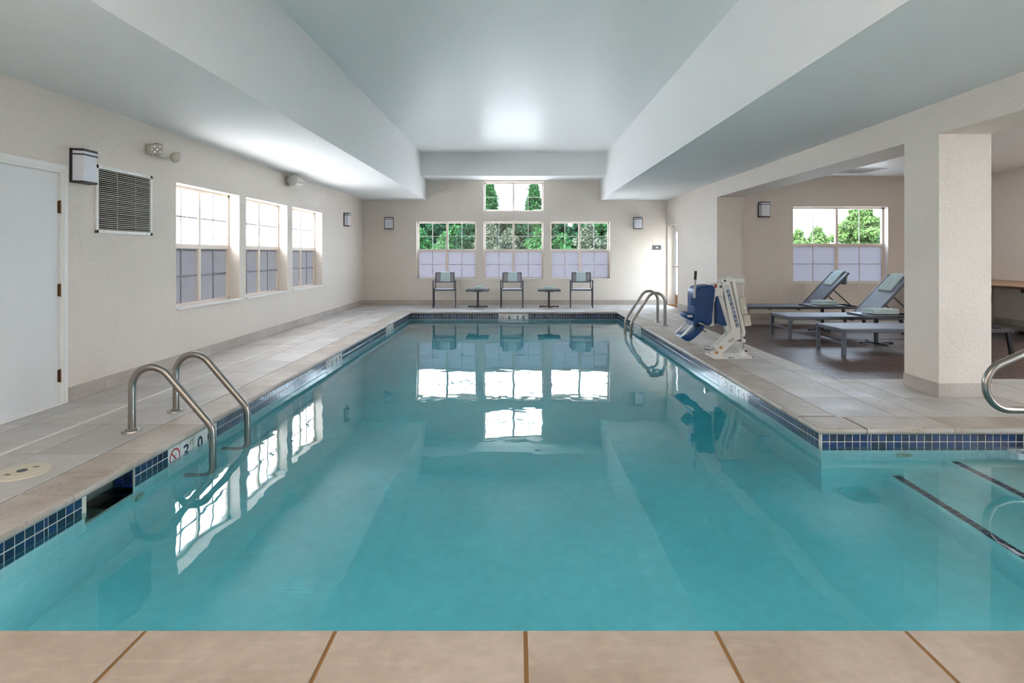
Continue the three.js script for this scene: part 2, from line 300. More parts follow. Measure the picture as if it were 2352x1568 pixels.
// coping stones, bull-nosed towards the water
const cop = struct('pool_coping', 'beige bull-nosed coping stones round the pool', 'coping');
function copProfile(w, t = 0.046, r = 0.024) {
  const s = new THREE.Shape(); s.moveTo(0, -t); s.lineTo(0, -0.003); s.lineTo(0.003, 0); s.lineTo(w - r, 0); s.absarc(w - r, -r, r, Math.PI / 2, -Math.PI * 0.42, true); s.lineTo(w - r, -t); s.lineTo(0, -t); return s;
}
function copStone(w, len, mat, place) { // profile runs towards +x, length along +z
  const g = new THREE.ExtrudeGeometry(copProfile(w), { depth: len, bevelEnabled: false, curveSegments: 8 }); place(g); part(cop, 'coping_stone', uvm(g, rr(0, 9), rr(0, 9)), mat);
}
const CW = 0.29, JC = 0.004, NOSE = 0.04;
{
  const cuts = (a, b, start, pitch) => { const o = [a]; for (let d = start; d < b - 0.08; d += pitch) if (d > a + 0.08) o.push(d); o.push(b); return o; };
  const run = (cs, f) => { for (let i = 0; i + 1 < cs.length; i++) f(cs[i] + JC / 2, cs[i + 1] - JC / 2); };
  run(cuts(PN + NOSE, PF - NOSE, 2.348, 0.612), (a, b) => copStone(CW, b - a, M.coping, (g) => g.translate(PL + NOSE - CW, 0, -b)));
  run(cuts(PL + NOSE - CW, PR - NOSE + CW, -2.2, 0.612), (a, b) => copStone(CW, b - a, M.coping, (g) => { g.rotateY(-Math.PI / 2); g.translate(b, 0, -(PF - NOSE + CW)); }));
  run(cuts(PA - NOSE + CW + 0.03, PF - NOSE, 4.66, 0.612), (a, b) => copStone(CW, b - a, M.coping, (g) => { g.rotateY(Math.PI); g.translate(PR - NOSE + CW, 0, -a); }));
  run(cuts(2.51, PX + 0.3, 3.14, 0.63), (a, b) => copStone(CW, b - a, M.coping, (g) => { g.rotateY(-Math.PI / 2); g.translate(b, 0, -(PA - NOSE + CW)); }));
  // near edge
  const jn = 0.014; const cs = []; for (let x = 0.0273 - 0.63 * 4; x < PX; x += 0.63) cs.push(x);
  for (let i = 0; i + 1 < cs.length; i++) copStone(0.32, cs[i + 1] - cs[i] - jn, M.nearCoping, (g) => { g.rotateY(Math.PI / 2); g.translate(cs[i] + jn / 2, 0, -(PN + NOSE - 0.32)); });
  part(cop, 'mortar_joint', bx(cs[0], PX, -0.044, -0.005, PN + NOSE - 0.32, PN + NOSE - 0.012), M.sand);
  part(cop, 'mortar_joint', merge([bx(PL + NOSE - CW, PL + 0.01, -0.044, -0.003, PN, PF), bx(PL - 0.2, PR + 0.2, -0.044, -0.003, PF - 0.01, PF + 0.25), bx(PR - 0.01, PR + 0.25, -0.044, -0.003, PA, PF), bx(PR - 0.01, PX + 0.25, -0.044, -0.003, PA - 0.01, PA + 0.25)]), M.grout);
  // corner stone with two rounded edges
  const e = 0.022, g = new THREE.ExtrudeGeometry(new THREE.Shape([[PR - NOSE, PA - NOSE], [2.506, PA - NOSE], [2.506, PA - NOSE + CW + 0.026], [PR - NOSE, PA - NOSE + CW + 0.026]].map(([x, d]) => new THREE.Vector2(x, d))), { depth: 0.046 - 2 * e, bevelEnabled: true, bevelSize: e, bevelThickness: e, bevelOffset: -e, bevelSegments: 4 });
  g.translate(0, 0, e); g.rotateX(-Math.PI / 2); g.translate(0, -0.046, 0); part(cop, 'coping_stone', uvm(g, 3.3, 1.2), M.coping);
  // right end of the alcove
  run(cuts(PN + NOSE, PA - NOSE, 2.5, 0.612), (a, b) => copStone(CW, b - a, M.coping, (g) => { g.rotateY(Math.PI); g.translate(PX - NOSE + CW, 0, -a); }));
}
// tiled skirting
function skirting(name, label, runs) {
  const s = struct(name, label, 'baseboard');
  for (const [ax, a, b, at, side, ph] of runs) {
    const c = [a]; for (let d = a + ph; d < b - 0.05; d += 0.61) c.push(d); c.push(b);
    for (let i = 0; i + 1 < c.length; i++) {
      const u = c[i] + 0.001, v = c[i + 1] - 0.001, t = 0.011;
      part(s, 'skirting_tile', ax === 'd' ? bx(at, at + side * t, 0, 0.118, u, v, rr(0, 9), rr(0, 9)) : bx(u, v, 0, 0.118, at, at + side * t, rr(0, 9), rr(0, 9)), M.base);
    }
  }
}
skirting('baseboard_left', 'grey tile skirting along the frosted window wall', [['d', 4.83, DF, XL, 1, 0.42]]);
skirting('baseboard_far', 'grey tile skirting below the three far windows', [['x', XL + 0.011, XR, DF, -1, 0.15]]);
skirting('baseboard_right', 'grey tile skirting round the right wall and pillar', [['d', JB, DR0, XR, -1, 0.3], ['d', P0 - 0.011, P1, XR, -1, 0.46], ['x', XR, XR2, P0, -1, 0.5], ['x', XR, XR2, JB, -1, 0.5]]);
skirting('baseboard_lounge', 'tile skirting of the lounge walls', [['x', XR2, LX - 0.011, LB, -1, 0.3], ['d', 4.0, LB - 0.012, LX, -1, 0.4]]);

// ------------------------------------------------------------------ pool basin
const basin = struct('pool_basin', 'pale plastered pool basin with steps', 'pool');
const SK0 = 3.084, SK1 = 3.473;
{
  const B = -1.95;
  part(basin, 'basin_wall', merge([bx(PL - 0.2, PL, B, -0.04, PN - 0.2, SK0), bx(PL - 0.2, PL, B, -0.04, SK1, PF + 0.2), bx(PL - 0.2, PL, B, -0.34, SK0, SK1)]), M.plaster);
  part(basin, 'basin_wall', bx(PL, PR, B, -0.04, PF, PF + 0.2), M.plaster);
  part(basin, 'basin_wall', bx(PR, PR + 0.2, B, -0.04, PA + 0.2, PF + 0.2), M.plaster);
  part(basin, 'basin_wall', bx(PR, PX + 0.2, B, -0.04, PA, PA + 0.2), M.plaster);
  part(basin, 'basin_wall', bx(PX, PX + 0.2, B, -0.04, PN - 0.2, PA), M.plaster);
  part(basin, 'basin_wall', bx(PL, PX + 0.2, B, -0.046, PN - 0.2, PN), M.plaster);
  const fl = ext([[PN, -1.0], [4.6, -1.05], [8.5, -1.36], [PF, -1.62], [PF, B], [PN, B]], PR - PL); fl.rotateY(Math.PI / 2); fl.translate(PL, 0, 0);
  part(basin, 'basin_floor', uvm(fl), M.plaster);
  const fa = ext([[PN, -1.0], [PA, -1.043], [PA, B], [PN, B]], PX - PR); fa.rotateY(Math.PI / 2); fa.translate(PR, 0, 0); part(basin, 'basin_floor', uvm(fa), M.plaster);
  // steps with rounded noses and dark tile edge strips
  [[2.655, -0.725], [3.07, -0.445], [3.53, -0.185]].forEach(([x, y]) => {
    const w = PX - x, h = y - B, g = ext([[0, 0], [w, 0], [w, h], [0.03, h], [0.009, h - 0.009], [0, h - 0.03]], PA - PN); g.translate(x, B, -PA);
    const st = part(basin, 'step', uvm(g), M.plaster);
    const tg = rb(0.052, 0.006, 0.052, 0, 0, 0, 0.001);
    for (let d = PA - 0.07, i = 0; d > PN + 0.03; d -= 0.0565, i++) { const t = part(st, 'step_tile', tg, M.blue[i % 2 ? 1 : 3]); t.position.set(x + 0.06, y + 0.001, -d); }
  });
  // floor drains with square stepped grates
  const drain = (x, d, y) => { const l = []; for (let k = 0; k < 4; k++) { const a = 0.125 - k * 0.03; l.push(bx(x - a, x + a, y, y + 0.006 + k * 0.004, d - a, d + a)); } part(basin, 'drain_cover', merge(l), M.plaster, 'square drain cover'); };
  drain(-1.226, 3.19, -1.022); drain(2.39, 3.88, -1.037);
  const fit = (x, y, d, ax) => { const g = merge([new THREE.TorusGeometry(0.045, 0.012, 8, 24), cyl(0.018, 0.018, 0.02).rotateX(Math.PI / 2)]); if (ax) g.rotateY(Math.PI / 2); g.translate(x, y, -d); part(basin, 'return_fitting', g, M.lidPlastic, 'round white return fitting'); };
  fit(2.79, -0.33, PA - 0.008, 0); fit(PL + 0.008, -0.42, 3.5, 1); fit(PL + 0.008, -0.42, 8, 1);
  // mortar bed behind the waterline tiles
  const bed = (x0, x1, d0, d1) => bx(x0, x1, -0.222, -0.042, d0, d1);
  part(basin, 'tile_bed', merge([bed(PL, PL + 0.008, PN, SK0), bed(PL, PL + 0.008, SK1, PF), bed(PL, PR, PF - 0.008, PF), bed(PR - 0.008, PR, PA, PF), bed(PR - 0.008, PX, PA - 0.008, PA)]), M.tileGrout);
}
// waterline tiles: three rows of blue, with printed depth markers let in
const TP = 0.0551, TY = -0.050;
function faceTile(w, h) { // pillowed tile facing +z, back at z = 0
  const t = 0.0075, c = 0.0015, p = [], X = w / 2, Y = h / 2, ring = (a, b, z) => [V(-a, -b, z), V(a, -b, z), V(a, b, z), V(-a, b, z)];
  const A = ring(X, Y, 0), B = ring(X, Y, t - c), D = ring(X - c, Y - c, t), quad = (a, b, d, e) => p.push(a, b, d, a, d, e);
  for (const [r, s] of [[A, B], [B, D]]) for (let i = 0; i < 4; i++) { const j = (i + 1) % 4; quad(r[i], r[j], s[j], s[i]); } quad(...D);
  const g = new THREE.BufferGeometry().setFromPoints(p); g.computeVertexNormals(); return uvm(g);
}
function noDive(c, s) {
  c.strokeStyle = '#a8242c'; c.lineWidth = s * 0.07; c.beginPath(); c.arc(s / 2, s / 2, s * 0.36, 0, 7); c.stroke();
  c.beginPath(); c.moveTo(s * 0.26, s * 0.26); c.lineTo(s * 0.74, s * 0.74); c.stroke();
  c.strokeStyle = '#2b2f3c'; c.lineWidth = s * 0.03; c.beginPath(); c.moveTo(s * 0.36, s * 0.62); c.lineTo(s * 0.5, s * 0.46); c.lineTo(s * 0.62, s * 0.4); c.stroke();
}
const markMats = {};
function markMat(text) {
  if (markMats[text]) return markMats[text];
  const s = 192, cv = document.createElement('canvas'); cv.width = cv.height = s; const c = cv.getContext('2d');
  c.fillStyle = '#e4e2dc'; c.fillRect(0, 0, s, s);
  if (text === 'no') noDive(c, s); else {
    const [big, small] = text.split(' '); c.fillStyle = '#1d2c4a'; c.textBaseline = 'middle'; c.textAlign = 'center'; c.font = 'bold ' + s * 0.92 + 'px sans-serif'; c.fillText(big, small ? s * 0.36 : s * 0.5, s * 0.55);
    if (small) { c.font = s * 0.3 + 'px sans-serif'; c.fillText(small, s * 0.8, s * 0.28); }
  }
  const t = new THREE.CanvasTexture(cv); t.colorSpace = THREE.SRGBColorSpace; return markMats[text] = phy({ map: t, roughness: 0.3, clearcoat: 0.5, clearcoatRoughness: 0.1 });
}
{
  const gTile = faceTile(TP - 0.0055, TP - 0.0055), gNarrow = faceTile(0.019, TP - 0.0055), stuff = [[], [], [], []];
  const gMark = faceTile(0.151, 0.159); { const p = gMark.attributes.position, uv = gMark.attributes.uv; for (let i = 0; i < p.count; i++) uv.setXY(i, p.getX(i) / 0.151 + 0.5, p.getY(i) / 0.159 + 0.5); }
  const up = V(0, 1, 0);
  // each run: origin, direction to the right as seen from the water, length, markers [start, [texts]], parts within
  const runs = [
    { o: [PL + 0.003, -PN], dir: [0, -1], n: [1, 0], len: PF - PN, skip: [SK0 - PN, SK1 - PN], marks: [[4.805 - 1.13 - PN + 0.125, ['no', '3 FT', '0', '9 M']], [6.96 - PN, ['no', '4 FT', '1', '2 M']], [10.12 - PN, ['no', '5 FT', '1', '5 M']]], single: [0.62, 3.2], narrow: [0.93] },
    { o: [PL, -PF + 0.003], dir: [1, 0], n: [0, 1], len: PR - PL, marks: [[-0.378 - PL, ['no', '5 FT', '1', '5 M']]], single: [9, 9], narrow: [] },
    { o: [PR - 0.003, -PF], dir: [0, 1], n: [-1, 0], len: PF - PA, marks: [[PF - 10.72, ['no', '5 FT', '1', '5 M']], [PF - 6.185, ['no', '3 FT', '6 IN', '1', '1 M']]], single: [PF - 5.36, 99], narrow: [] },
    { o: [PR - 0.003, -PA + 0.003], dir: [1, 0], n: [0, 1], len: PX - PR, marks: [], single: [0, 1.62], narrow: [0.3306] },
  ];
  for (const r of runs) {
    const q = new THREE.Quaternion().setFromRotationMatrix(new THREE.Matrix4().makeBasis(V(r.dir[0], 0, r.dir[1]), up, V(r.n[0], 0, r.n[1])));
    const put = (s, y, g, mats, nm, single, k) => {
      if (single) { const m = part(basin, nm, g, mats[k]); m.position.set(r.o[0] + r.dir[0] * s, y, r.o[1] + r.dir[1] * s); m.quaternion.copy(q); }
      else stuff[k].push(g.clone().applyQuaternion(q).translate(r.o[0] + r.dir[0] * s, y, r.o[1] + r.dir[1] * s));
    };
    for (const [s0, texts] of r.marks) texts.forEach((t, i) => put(s0 + (i + 0.5) * 0.1545, TY - 0.083, gMark, [markMat(t)], 'depth_marker_tile', true, 0));
    let s = 0.002, nar = [...r.narrow];
    while (s < r.len - 0.02) {
      const mk = r.marks.find(([a, t]) => s + TP * 0.6 > a && s < a + t.length * 0.1545 - 0.01); if (mk) { s = mk[0] + mk[1].length * 0.1545 + 0.001; continue; }
      if (r.skip && s + TP * 0.8 > r.skip[0] && s < r.skip[1]) { s = r.skip[1] + 0.002; continue; }
      const narrow = nar.length && s >= nar[0]; if (narrow) nar.shift(); const w = narrow ? 0.024 : TP;
      for (let k = 0; k < 3; k++) put(s + w / 2, TY - (k + 0.5) * TP, narrow ? gNarrow : gTile, M.blue, 'waterline_tile', s >= r.single[0] && s <= r.single[1] && k < 2, Math.floor(rnd() * 4));
      s += w;
    }
  }
  stuff.forEach((l, k) => { if (l.length) { const m = part(basin, 'waterline_tile_rows', merge(l), M.blue[k]); m.userData.kind = 'stuff'; } });
  // skimmer mouth: a recess in the wall, tiled on its far cheek
  const sk = part(basin, 'skimmer_throat', merge([bx(PL - 0.42, PL - 0.4, -0.36, -0.04, SK0, SK1), bx(PL - 0.42, PL - 0.02, -0.36, -0.34, SK0, SK1), bx(PL - 0.42, PL - 0.02, -0.36, -0.04, SK0 - 0.02, SK0), bx(PL - 0.42, PL - 0.001, -0.36, -0.04, SK1, SK1 + 0.02), bx(PL - 0.42, PL, -0.047, -0.03, SK0, SK1)]), M.throat, 'grey plastic skimmer opening under the coping');
  for (let i = 0; i < 6; i++) for (let k = 0; k < 3; k++) { const t = part(sk, 'waterline_tile', gTile, M.blue[(i + k) % 4]); t.position.set(PL - (i + 0.5) * TP, TY - (k + 0.5) * TP, -SK1 + 0.001); }
}

// ------------------------------------------------------------------ water
{
  const e = 0.003, Q = (x, d) => new THREE.Vector2(x, d);
  const s = new THREE.Shape([Q(PL + e, PN - e), Q(PX + e, PN - e), Q(PX + e, PA + e), Q(PR + e, PA + e), Q(PR + e, PF + e), Q(PL - e, PF + e), Q(PL - e, SK1 - 0.001), Q(PL - 0.4, SK1 - 0.001), Q(PL - 0.4, SK0 + 0.001), Q(PL - e, SK0 + 0.001), Q(PL - e, PN - e)].map((v) => v));
  const g = new THREE.ExtrudeGeometry(s, { depth: 1.7, bevelEnabled: false }); g.rotateX(-Math.PI / 2); g.translate(0, YW - 1.7, 0);
  const w = new THREE.Mesh(uvm(g), M.water); w.name = 'pool_water'; w.receiveShadow = true; w.userData = { kind: 'stuff', label: 'still teal pool water reflecting the windows', category: 'water' }; scene.add(w);
}

// ------------------------------------------------------------------ windows
let winNo = 0;
const cell = new Map();
function pane(w, h) { const k = w.toFixed(4) + ',' + h.toFixed(4); if (!cell.has(k)) cell.set(k, uvm(new THREE.PlaneGeometry(w, h))); return cell.get(k); }
// local: x right, y up from the sill, facing +z
function windowAt(pos, turn, W, H, label, { cols = 4, rows = 4, rail = true, mats, muntin = M.muntin, depth = 0.055, bars = 0.011 } = {}) {
  const o = struct('window_' + (++winNo), label, 'window'); o.position.set(...pos); o.rotation.y = turn;
  const f = 0.034, mu = 0.05, rl = 0.058;
  part(o, 'frame', merge([rb(W, f, depth, W / 2, f / 2, 0), rb(W, f, depth, W / 2, H - f / 2, 0), rb(f, H, depth, f / 2, H / 2, 0), rb(f, H, depth, W - f / 2, H / 2, 0)]), M.vinyl);
  part(o, 'mullion', rb(mu, H - 2 * f, depth + 0.006, W / 2, H / 2, 0), M.vinyl);
  if (rail) for (const s of [0, 1]) part(o, 'meeting_rail', rb(W / 2 - f - mu / 2, rl, depth + 0.003, s ? (W / 2 + mu / 2 + W - f) / 2 : (f + W / 2 - mu / 2) / 2, H / 2, 0), M.vinyl);
  for (const s of [0, 1]) {
    const x0 = s ? W / 2 + mu / 2 : f, x1 = s ? W - f : W / 2 - mu / 2, half = rail ? 2 : 1, nr = rows / half, nc = cols / 2;
    for (let q = 0; q < half; q++) {
      const y0 = rail ? (q ? H / 2 + rl / 2 : f) : f, y1 = rail ? (q ? H - f : H / 2 - rl / 2) : H - f, cw = (x1 - x0) / nc, ch = (y1 - y0) / nr;
      for (let i = 1; i < nc; i++) part(o, 'muntin', rb(bars, y1 - y0, 0.018, x0 + i * cw, (y0 + y1) / 2, 0, 0.001), muntin);
      for (let j = 1; j < nr; j++) part(o, 'muntin', rb(x1 - x0, bars, 0.017, (x0 + x1) / 2, y0 + j * ch, 0, 0.001), muntin);
      for (let i = 0; i < nc; i++) for (let j = 0; j < nr; j++) { const p = part(o, 'pane', pane(cw, ch), mats[q]); p.position.set(x0 + (i + 0.5) * cw, y0 + (j + 0.5) * ch, 0); }
    }
  }
  return o;
}
const RC = 0.17;
leftWins.forEach(([a, b], i) => {
  const o = windowAt([XL - RC, WY0, -a], Math.PI / 2, b - a, WY1 - WY0, ['frosted side window nearest the white door', 'middle one of the three frosted side windows', 'frosted side window nearest the far corner', 'frosted side window behind the viewer', 'frosted side window beside the viewer'][i], { mats: [M.filmGrey, M.frost], muntin: M.darkMuntin, bars: 0.016 });
  part(o, 'window_sill', rb(b - a, 0.022, RC + 0.03, (b - a) / 2, -0.002, RC / 2 + 0.02, 0.004), M.white);
});
farWins.forEach(([a, b], i) => {
  const o = windowAt([a, WY0, -DF - 0.15], 0, b - a, WY1 - WY0, ['far window behind the leftmost armchair', 'far window below the clerestory, behind the middle armchair', 'far window behind the rightmost armchair'][i], { mats: [M.film, M.tinted] });
  part(o, 'window_sill', rb(b - a, 0.02, 0.16, (b - a) / 2, -0.002, 0.075, 0.004), M.white);
});
windowAt([topWin[0], topWin[2], -DF - 0.15], 0, topWin[1] - topWin[0], topWin[3] - topWin[2], 'small clerestory window high on the far wall', { rows: 2, rail: false, mats: [M.tinted] });
{
  const o = windowAt([LW[0], LW[2], -LB - 0.16], 0, LW[1] - LW[0], LW[3] - LW[2], 'wide lounge window above the sun loungers', { mats: [M.film, M.tinted] });
  part(o, 'window_sill', rb(LW[1] - LW[0], 0.02, 0.17, (LW[1] - LW[0]) / 2, -0.002, 0.08, 0.004), M.white);
}


sideWins.forEach(([a, b], i) => windowAt([LX + 0.12, 0.85, -b], -Math.PI / 2, b - a, 1.45, 'lounge side window beside the viewer', { mats: [M.clear, M.clear] }));

// ------------------------------------------------------------------ doors
{
  const d = struct('door_1', 'plain white door on the left wall with bronze hinges', 'door'), cw = 0.062;
  part(d, 'door_leaf', bx(XL - 0.05, XL - 0.006, 0.012, DLH - 0.012, DL0 + 0.02, DL1 - 0.012), M.door);
  part(d, 'casing', merge([0, 1].map((k) => bx(XL, XL + 0.014 + k * 0.008, 0, DLH + cw - k * 0.022, DL1 - 0.004 + k * 0.02, DL1 + cw - k * 0.016))), M.white);
  part(d, 'casing', merge([0, 1].map((k) => bx(XL, XL + 0.014 + k * 0.008, 0, DLH + cw - k * 0.022, DL0 - cw + k * 0.02, DL0 + 0.004 - k * 0.02))), M.white);
  part(d, 'casing', merge([0, 1].map((k) => bx(XL, XL + 0.0142 + k * 0.008, DLH - 0.004 + k * 0.02, DLH + cw - k * 0.016, DL0 - cw + k * 0.016, DL1 + cw - k * 0.016))), M.white);
  part(d, 'jamb', merge([bx(XL - 0.2, XL, 0, DLH, DL1 - 0.01, DL1), bx(XL - 0.2, XL, 0, DLH, DL0, DL0 + 0.01), bx(XL - 0.2, XL, DLH - 0.01, DLH, DL0, DL1)]), M.white);
  part(d, 'threshold', bx(XL - 0.18, XL + 0.015, 0, 0.012, DL0, DL1), M.white);
  part(d, 'backing', bx(XL - 0.2, XL - 0.16, 0, DLH, DL0, DL1), M.white);
  for (const y of [0.24, 0.95, 1.64]) { const h = part(d, 'hinge', merge([bx(XL - 0.008, XL + 0.006, y - 0.05, y + 0.05, DL1 - 0.024, DL1 - 0.004)]), M.brass, 'bronze hinge'); part(h, 'hinge_pin', cyl(0.006, 0.006, 0.108, XL + 0.006, y, -(DL1 - 0.012), 10), M.brass); }
}
{
  const d = struct('door_2', 'white glazed exit door in the far right corner', 'door'), x = XR + 0.17, h = 1.95;
  part(d, 'door_frame', merge([bx(x - 0.03, x + 0.06, 0, h, DR0, DR0 + 0.05), bx(x - 0.03, x + 0.06, 0, h, DR1 - 0.05, DR1), bx(x - 0.03, x + 0.06, h - 0.05, h, DR0, DR1)]), M.white);
  const a = DR0 + 0.055, b = DR1 - 0.055;
  const leaf = part(d, 'door_leaf', merge([bx(x, x + 0.044, 0.01, 0.28, a, b), bx(x, x + 0.044, h - 0.17, h - 0.055, a, b), bx(x, x + 0.044, 0.28, h - 0.17, a, a + 0.1), bx(x, x + 0.044, 0.28, h - 0.17, b - 0.1, b)]), M.white);
  const gl = part(leaf, 'pane', uvm(new THREE.PlaneGeometry(b - a - 0.2, h - 0.45).rotateY(-Math.PI / 2)), M.clear); gl.position.set(x + 0.02, (0.28 + h - 0.17) / 2, -(a + b) / 2); gl.material = phy({ color: new THREE.Color().setRGB(0.82, 0.78, 0.72), roughness: 0, transmission: 1, thickness: 0, ior: 1.5 });
  part(leaf, 'kick_plate', bx(x - 0.003, x, 0.02, 0.25, a + 0.02, b - 0.02), M.brightBrass);
  part(leaf, 'push_bar', merge([bx(x - 0.06, x - 0.035, 0.93, 0.97, a + 0.05, b - 0.05), bx(x - 0.06, x, 0.92, 0.98, b - 0.09, b - 0.03), bx(x - 0.06, x, 0.92, 0.98, a + 0.03, a + 0.09)]), M.steel);
  part(leaf, 'closer', bx(x - 0.06, x, h - 0.15, h - 0.09, a + 0.1, a + 0.4), M.liftGrey);
  part(d, 'threshold', bx(XR, XR2, -0.005, 0.008, DR0, DR1), M.brightBrass);
}

// ------------------------------------------------------------------ outdoors
{
  const g = struct('ground', 'pale concrete paving outside the building', 'ground');
  const sh = new THREE.Shape([[-200, -200], [200, -200], [200, 200], [-200, 200]].map(([x, d]) => new THREE.Vector2(x, d)));
  sh.holes.push(new THREE.Path([[XL - 0.1, DB - 0.1], [LX + 0.1, DB - 0.1], [LX + 0.1, LB + 0.1], [XR2 - 0.1, LB + 0.1], [XR2 - 0.1, DF + 0.1], [XL - 0.1, DF + 0.1]].map(([x, d]) => new THREE.Vector2(x, d))));
  const m = part(g, 'paving', uvm(new THREE.ShapeGeometry(sh).rotateX(-Math.PI / 2)), M.paving); m.position.y = -0.28;
}
function leafGeo(n, size) { // a spray of small leaves
  const p = [];
  for (let i = 0; i < n; i++) {
    const d = V(rr(-1, 1), rr(-0.6, 1), rr(-1, 1)).normalize(), s = V(rr(-1, 1), rr(-1, 1), rr(-1, 1)).cross(d).normalize(), o = V(rr(-1, 1), rr(-1, 1), rr(-1, 1)).multiplyScalar(size * 0.5), L = size * rr(0.45, 0.8), w = L * 0.28;
    const a = o.clone(), t = o.clone().addScaledVector(d, L), l = o.clone().addScaledVector(d, L * 0.5).addScaledVector(s, w), r = o.clone().addScaledVector(d, L * 0.5).addScaledVector(s, -w);
    p.push(a, r, t, a, t, l);
  }
  const g = new THREE.BufferGeometry().setFromPoints(p); g.computeVertexNormals(); return uvm(g);
}
const leafMat = (r, g, b) => phy({ color: new THREE.Color().setRGB(r, g, b), roughness: 0.95, specularIntensity: 0.25, transmission: 0.25, thickness: 0, side: THREE.DoubleSide });
const LEAF = { dark: leafMat(0.006, 0.030, 0.011), mid: leafMat(0.014, 0.058, 0.014), pale: leafMat(0.05, 0.064, 0.042), bright: leafMat(0.055, 0.105, 0.028) };
const spray = leafGeo(20, 0.3), needle = leafGeo(22, 0.28);
function tree(name, label, x, d, h, r, mat, conifer, n, group, base = 0.1) {
  const o = thing(name, label, 'tree', [x, -0.32, -d], rr(0, 6), group);
  const tr = [part(o, 'trunk', cyl(0.04, 0.13, h * 0.92, 0, h * 0.46, 0, 8), M.bark)];
  const inst = new THREE.InstancedMesh(conifer ? needle : spray, mat, n), m4 = new THREE.Matrix4(), q = new THREE.Quaternion(), col = new THREE.Color();
  const lobes = []; for (let i = 0; i < 26; i++) { const t = Math.pow((i + 0.5) / 26, 0.9), a = i * 2.4; lobes.push([t, a, rr(0.7, 1.25)]); }
  for (let i = 0; i < n; i++) {
    const [t, a, s] = lobes[Math.floor(rnd() * 26)], prof = conifer ? (1 - t) * 0.95 + 0.06 : Math.sin(Math.PI * Math.min(1, t * 0.8 + 0.22)) * 0.95 + 0.05;
    const R = r * prof * s, k = Math.pow(rnd(), 0.55), y = h * (base + (1 - base) * t) + rr(-0.12, 0.12) * h * 0.25 + (conifer ? -0.18 * k * R : 0.1 * k * R), aa = a + rr(-0.55, 0.55);
    q.setFromEuler(new THREE.Euler(rr(0, 6), rr(0, 6), rr(0, 6))); const sc = rr(0.6, 1.25); m4.compose(V(Math.cos(aa) * R * k, Math.min(y, h * 1.02), Math.sin(aa) * R * k), q, V(sc, sc, sc)); inst.setMatrixAt(i, m4);
    const c = rr(0.6, 1.4); col.setRGB(c, c, c * rr(0.85, 1.05)); inst.setColorAt(i, col);
  }
  inst.name = 'foliage'; inst.userData.kind = 'stuff'; o.add(inst); return o;
}
const GR = 'dense trees beyond the far windows', dense = 'dense green tree in the belt behind the far windows';
for (let i = 0; i < 13; i++) { const x = -10.5 + i * 1.7 + rr(-0.2, 0.2); tree('background_tree', dense, x, 41 + rr(-1, 1.5), 4.45 + rr(-0.15, 0.1), 1.7, i % 3 === 1 ? LEAF.mid : LEAF.dark, false, 3600, GR, 0.02); }
for (const [x, h, m] of [[-6.4, 3.0, 1], [-4.6, 2.7, 1], [-3.3, 3.4, 0], [-1.9, 3.6, 2], [-0.6, 3.0, 2], [1.4, 2.9, 1], [3.0, 2.6, 1], [4.6, 3.3, 2], [6.1, 2.9, 2], [7.6, 3.2, 0]]) tree('garden_shrub', 'loose shrub in front of the tree belt behind the far windows', x, 37.5 + rr(-1, 1), h, 1.0, [LEAF.dark, LEAF.mid, LEAF.pale][m], false, 1500, 'shrubs beyond the far windows', 0.02);
tree('slender_conifer', 'tall conifer at the left of the clerestory window', -2.15, 44, 7.1, 0.9, LEAF.mid, false, 1000, undefined, 0.3);
tree('slender_conifer', 'tall conifer at the right of the clerestory window', 1.3, 44, 7.2, 1.6, LEAF.mid, true, 1200, undefined, 0.3);
tree('birch_tree', 'tall leafy tree at the right of the lounge window', 24.7, 41, 5.2, 1.75, LEAF.bright, false, 3000, undefined, 0.08);
tree('birch_tree', 'short leafy tree in the middle of the lounge window', 21.6, 41, 3.3, 1.0, LEAF.bright, false, 600, undefined, 0.05);
tree('birch_tree', 'low sparse tree at the left of the lounge window', 20.2, 41, 3.2, 0.9, LEAF.bright, false, 330, undefined, 0.05);
tree('round_bush', 'rounded green bush at the left of the lounge window', 19.2, 39, 2.2, 1.5, LEAF.bright, false, 1500, undefined, 0.02);

// ------------------------------------------------------------------ lamps behind the viewer and in the lounge
function ceilingLight(x, y, d, label, I) {
  const o = thing('ceiling_light', label, 'light', [x, y, -d], 0, 'ceiling lights');
  part(o, 'housing', merge([rb(0.62, 0.05, 0.62, 0, -0.025, 0, 0.01)]), M.white);
  part(o, 'diffuser', rb(0.56, 0.02, 0.56, 0, -0.056, 0, 0.006), std({ color: C('#fff4e4'), emissive: new THREE.Color().setRGB(1, 0.86, 0.68), emissiveIntensity: 1.5 }));
  const l = new THREE.RectAreaLight(new THREE.Color().setRGB(1, 0.92, 0.82), I, 0.54, 0.54); l.name = 'ceiling_lamp'; l.position.set(0, -0.075, 0); l.lookAt(x, y - 5, -d); l.rotation.set(-Math.PI / 2, 0, 0); o.add(l);
}
ceilingLight(-1.3, YC, -1.3, 'square ceiling light behind the viewer, nearer the left wall', 15);
ceilingLight(1.1, YC, -1.3, 'square ceiling light behind the viewer, nearer the lounge', 15);
ceilingLight(6.6, LC, 2.2, 'square ceiling light of the lounge, nearest the viewer', 6);
ceilingLight(7.6, LC, 6.2, 'square ceiling light of the lounge, above the counter', 11);
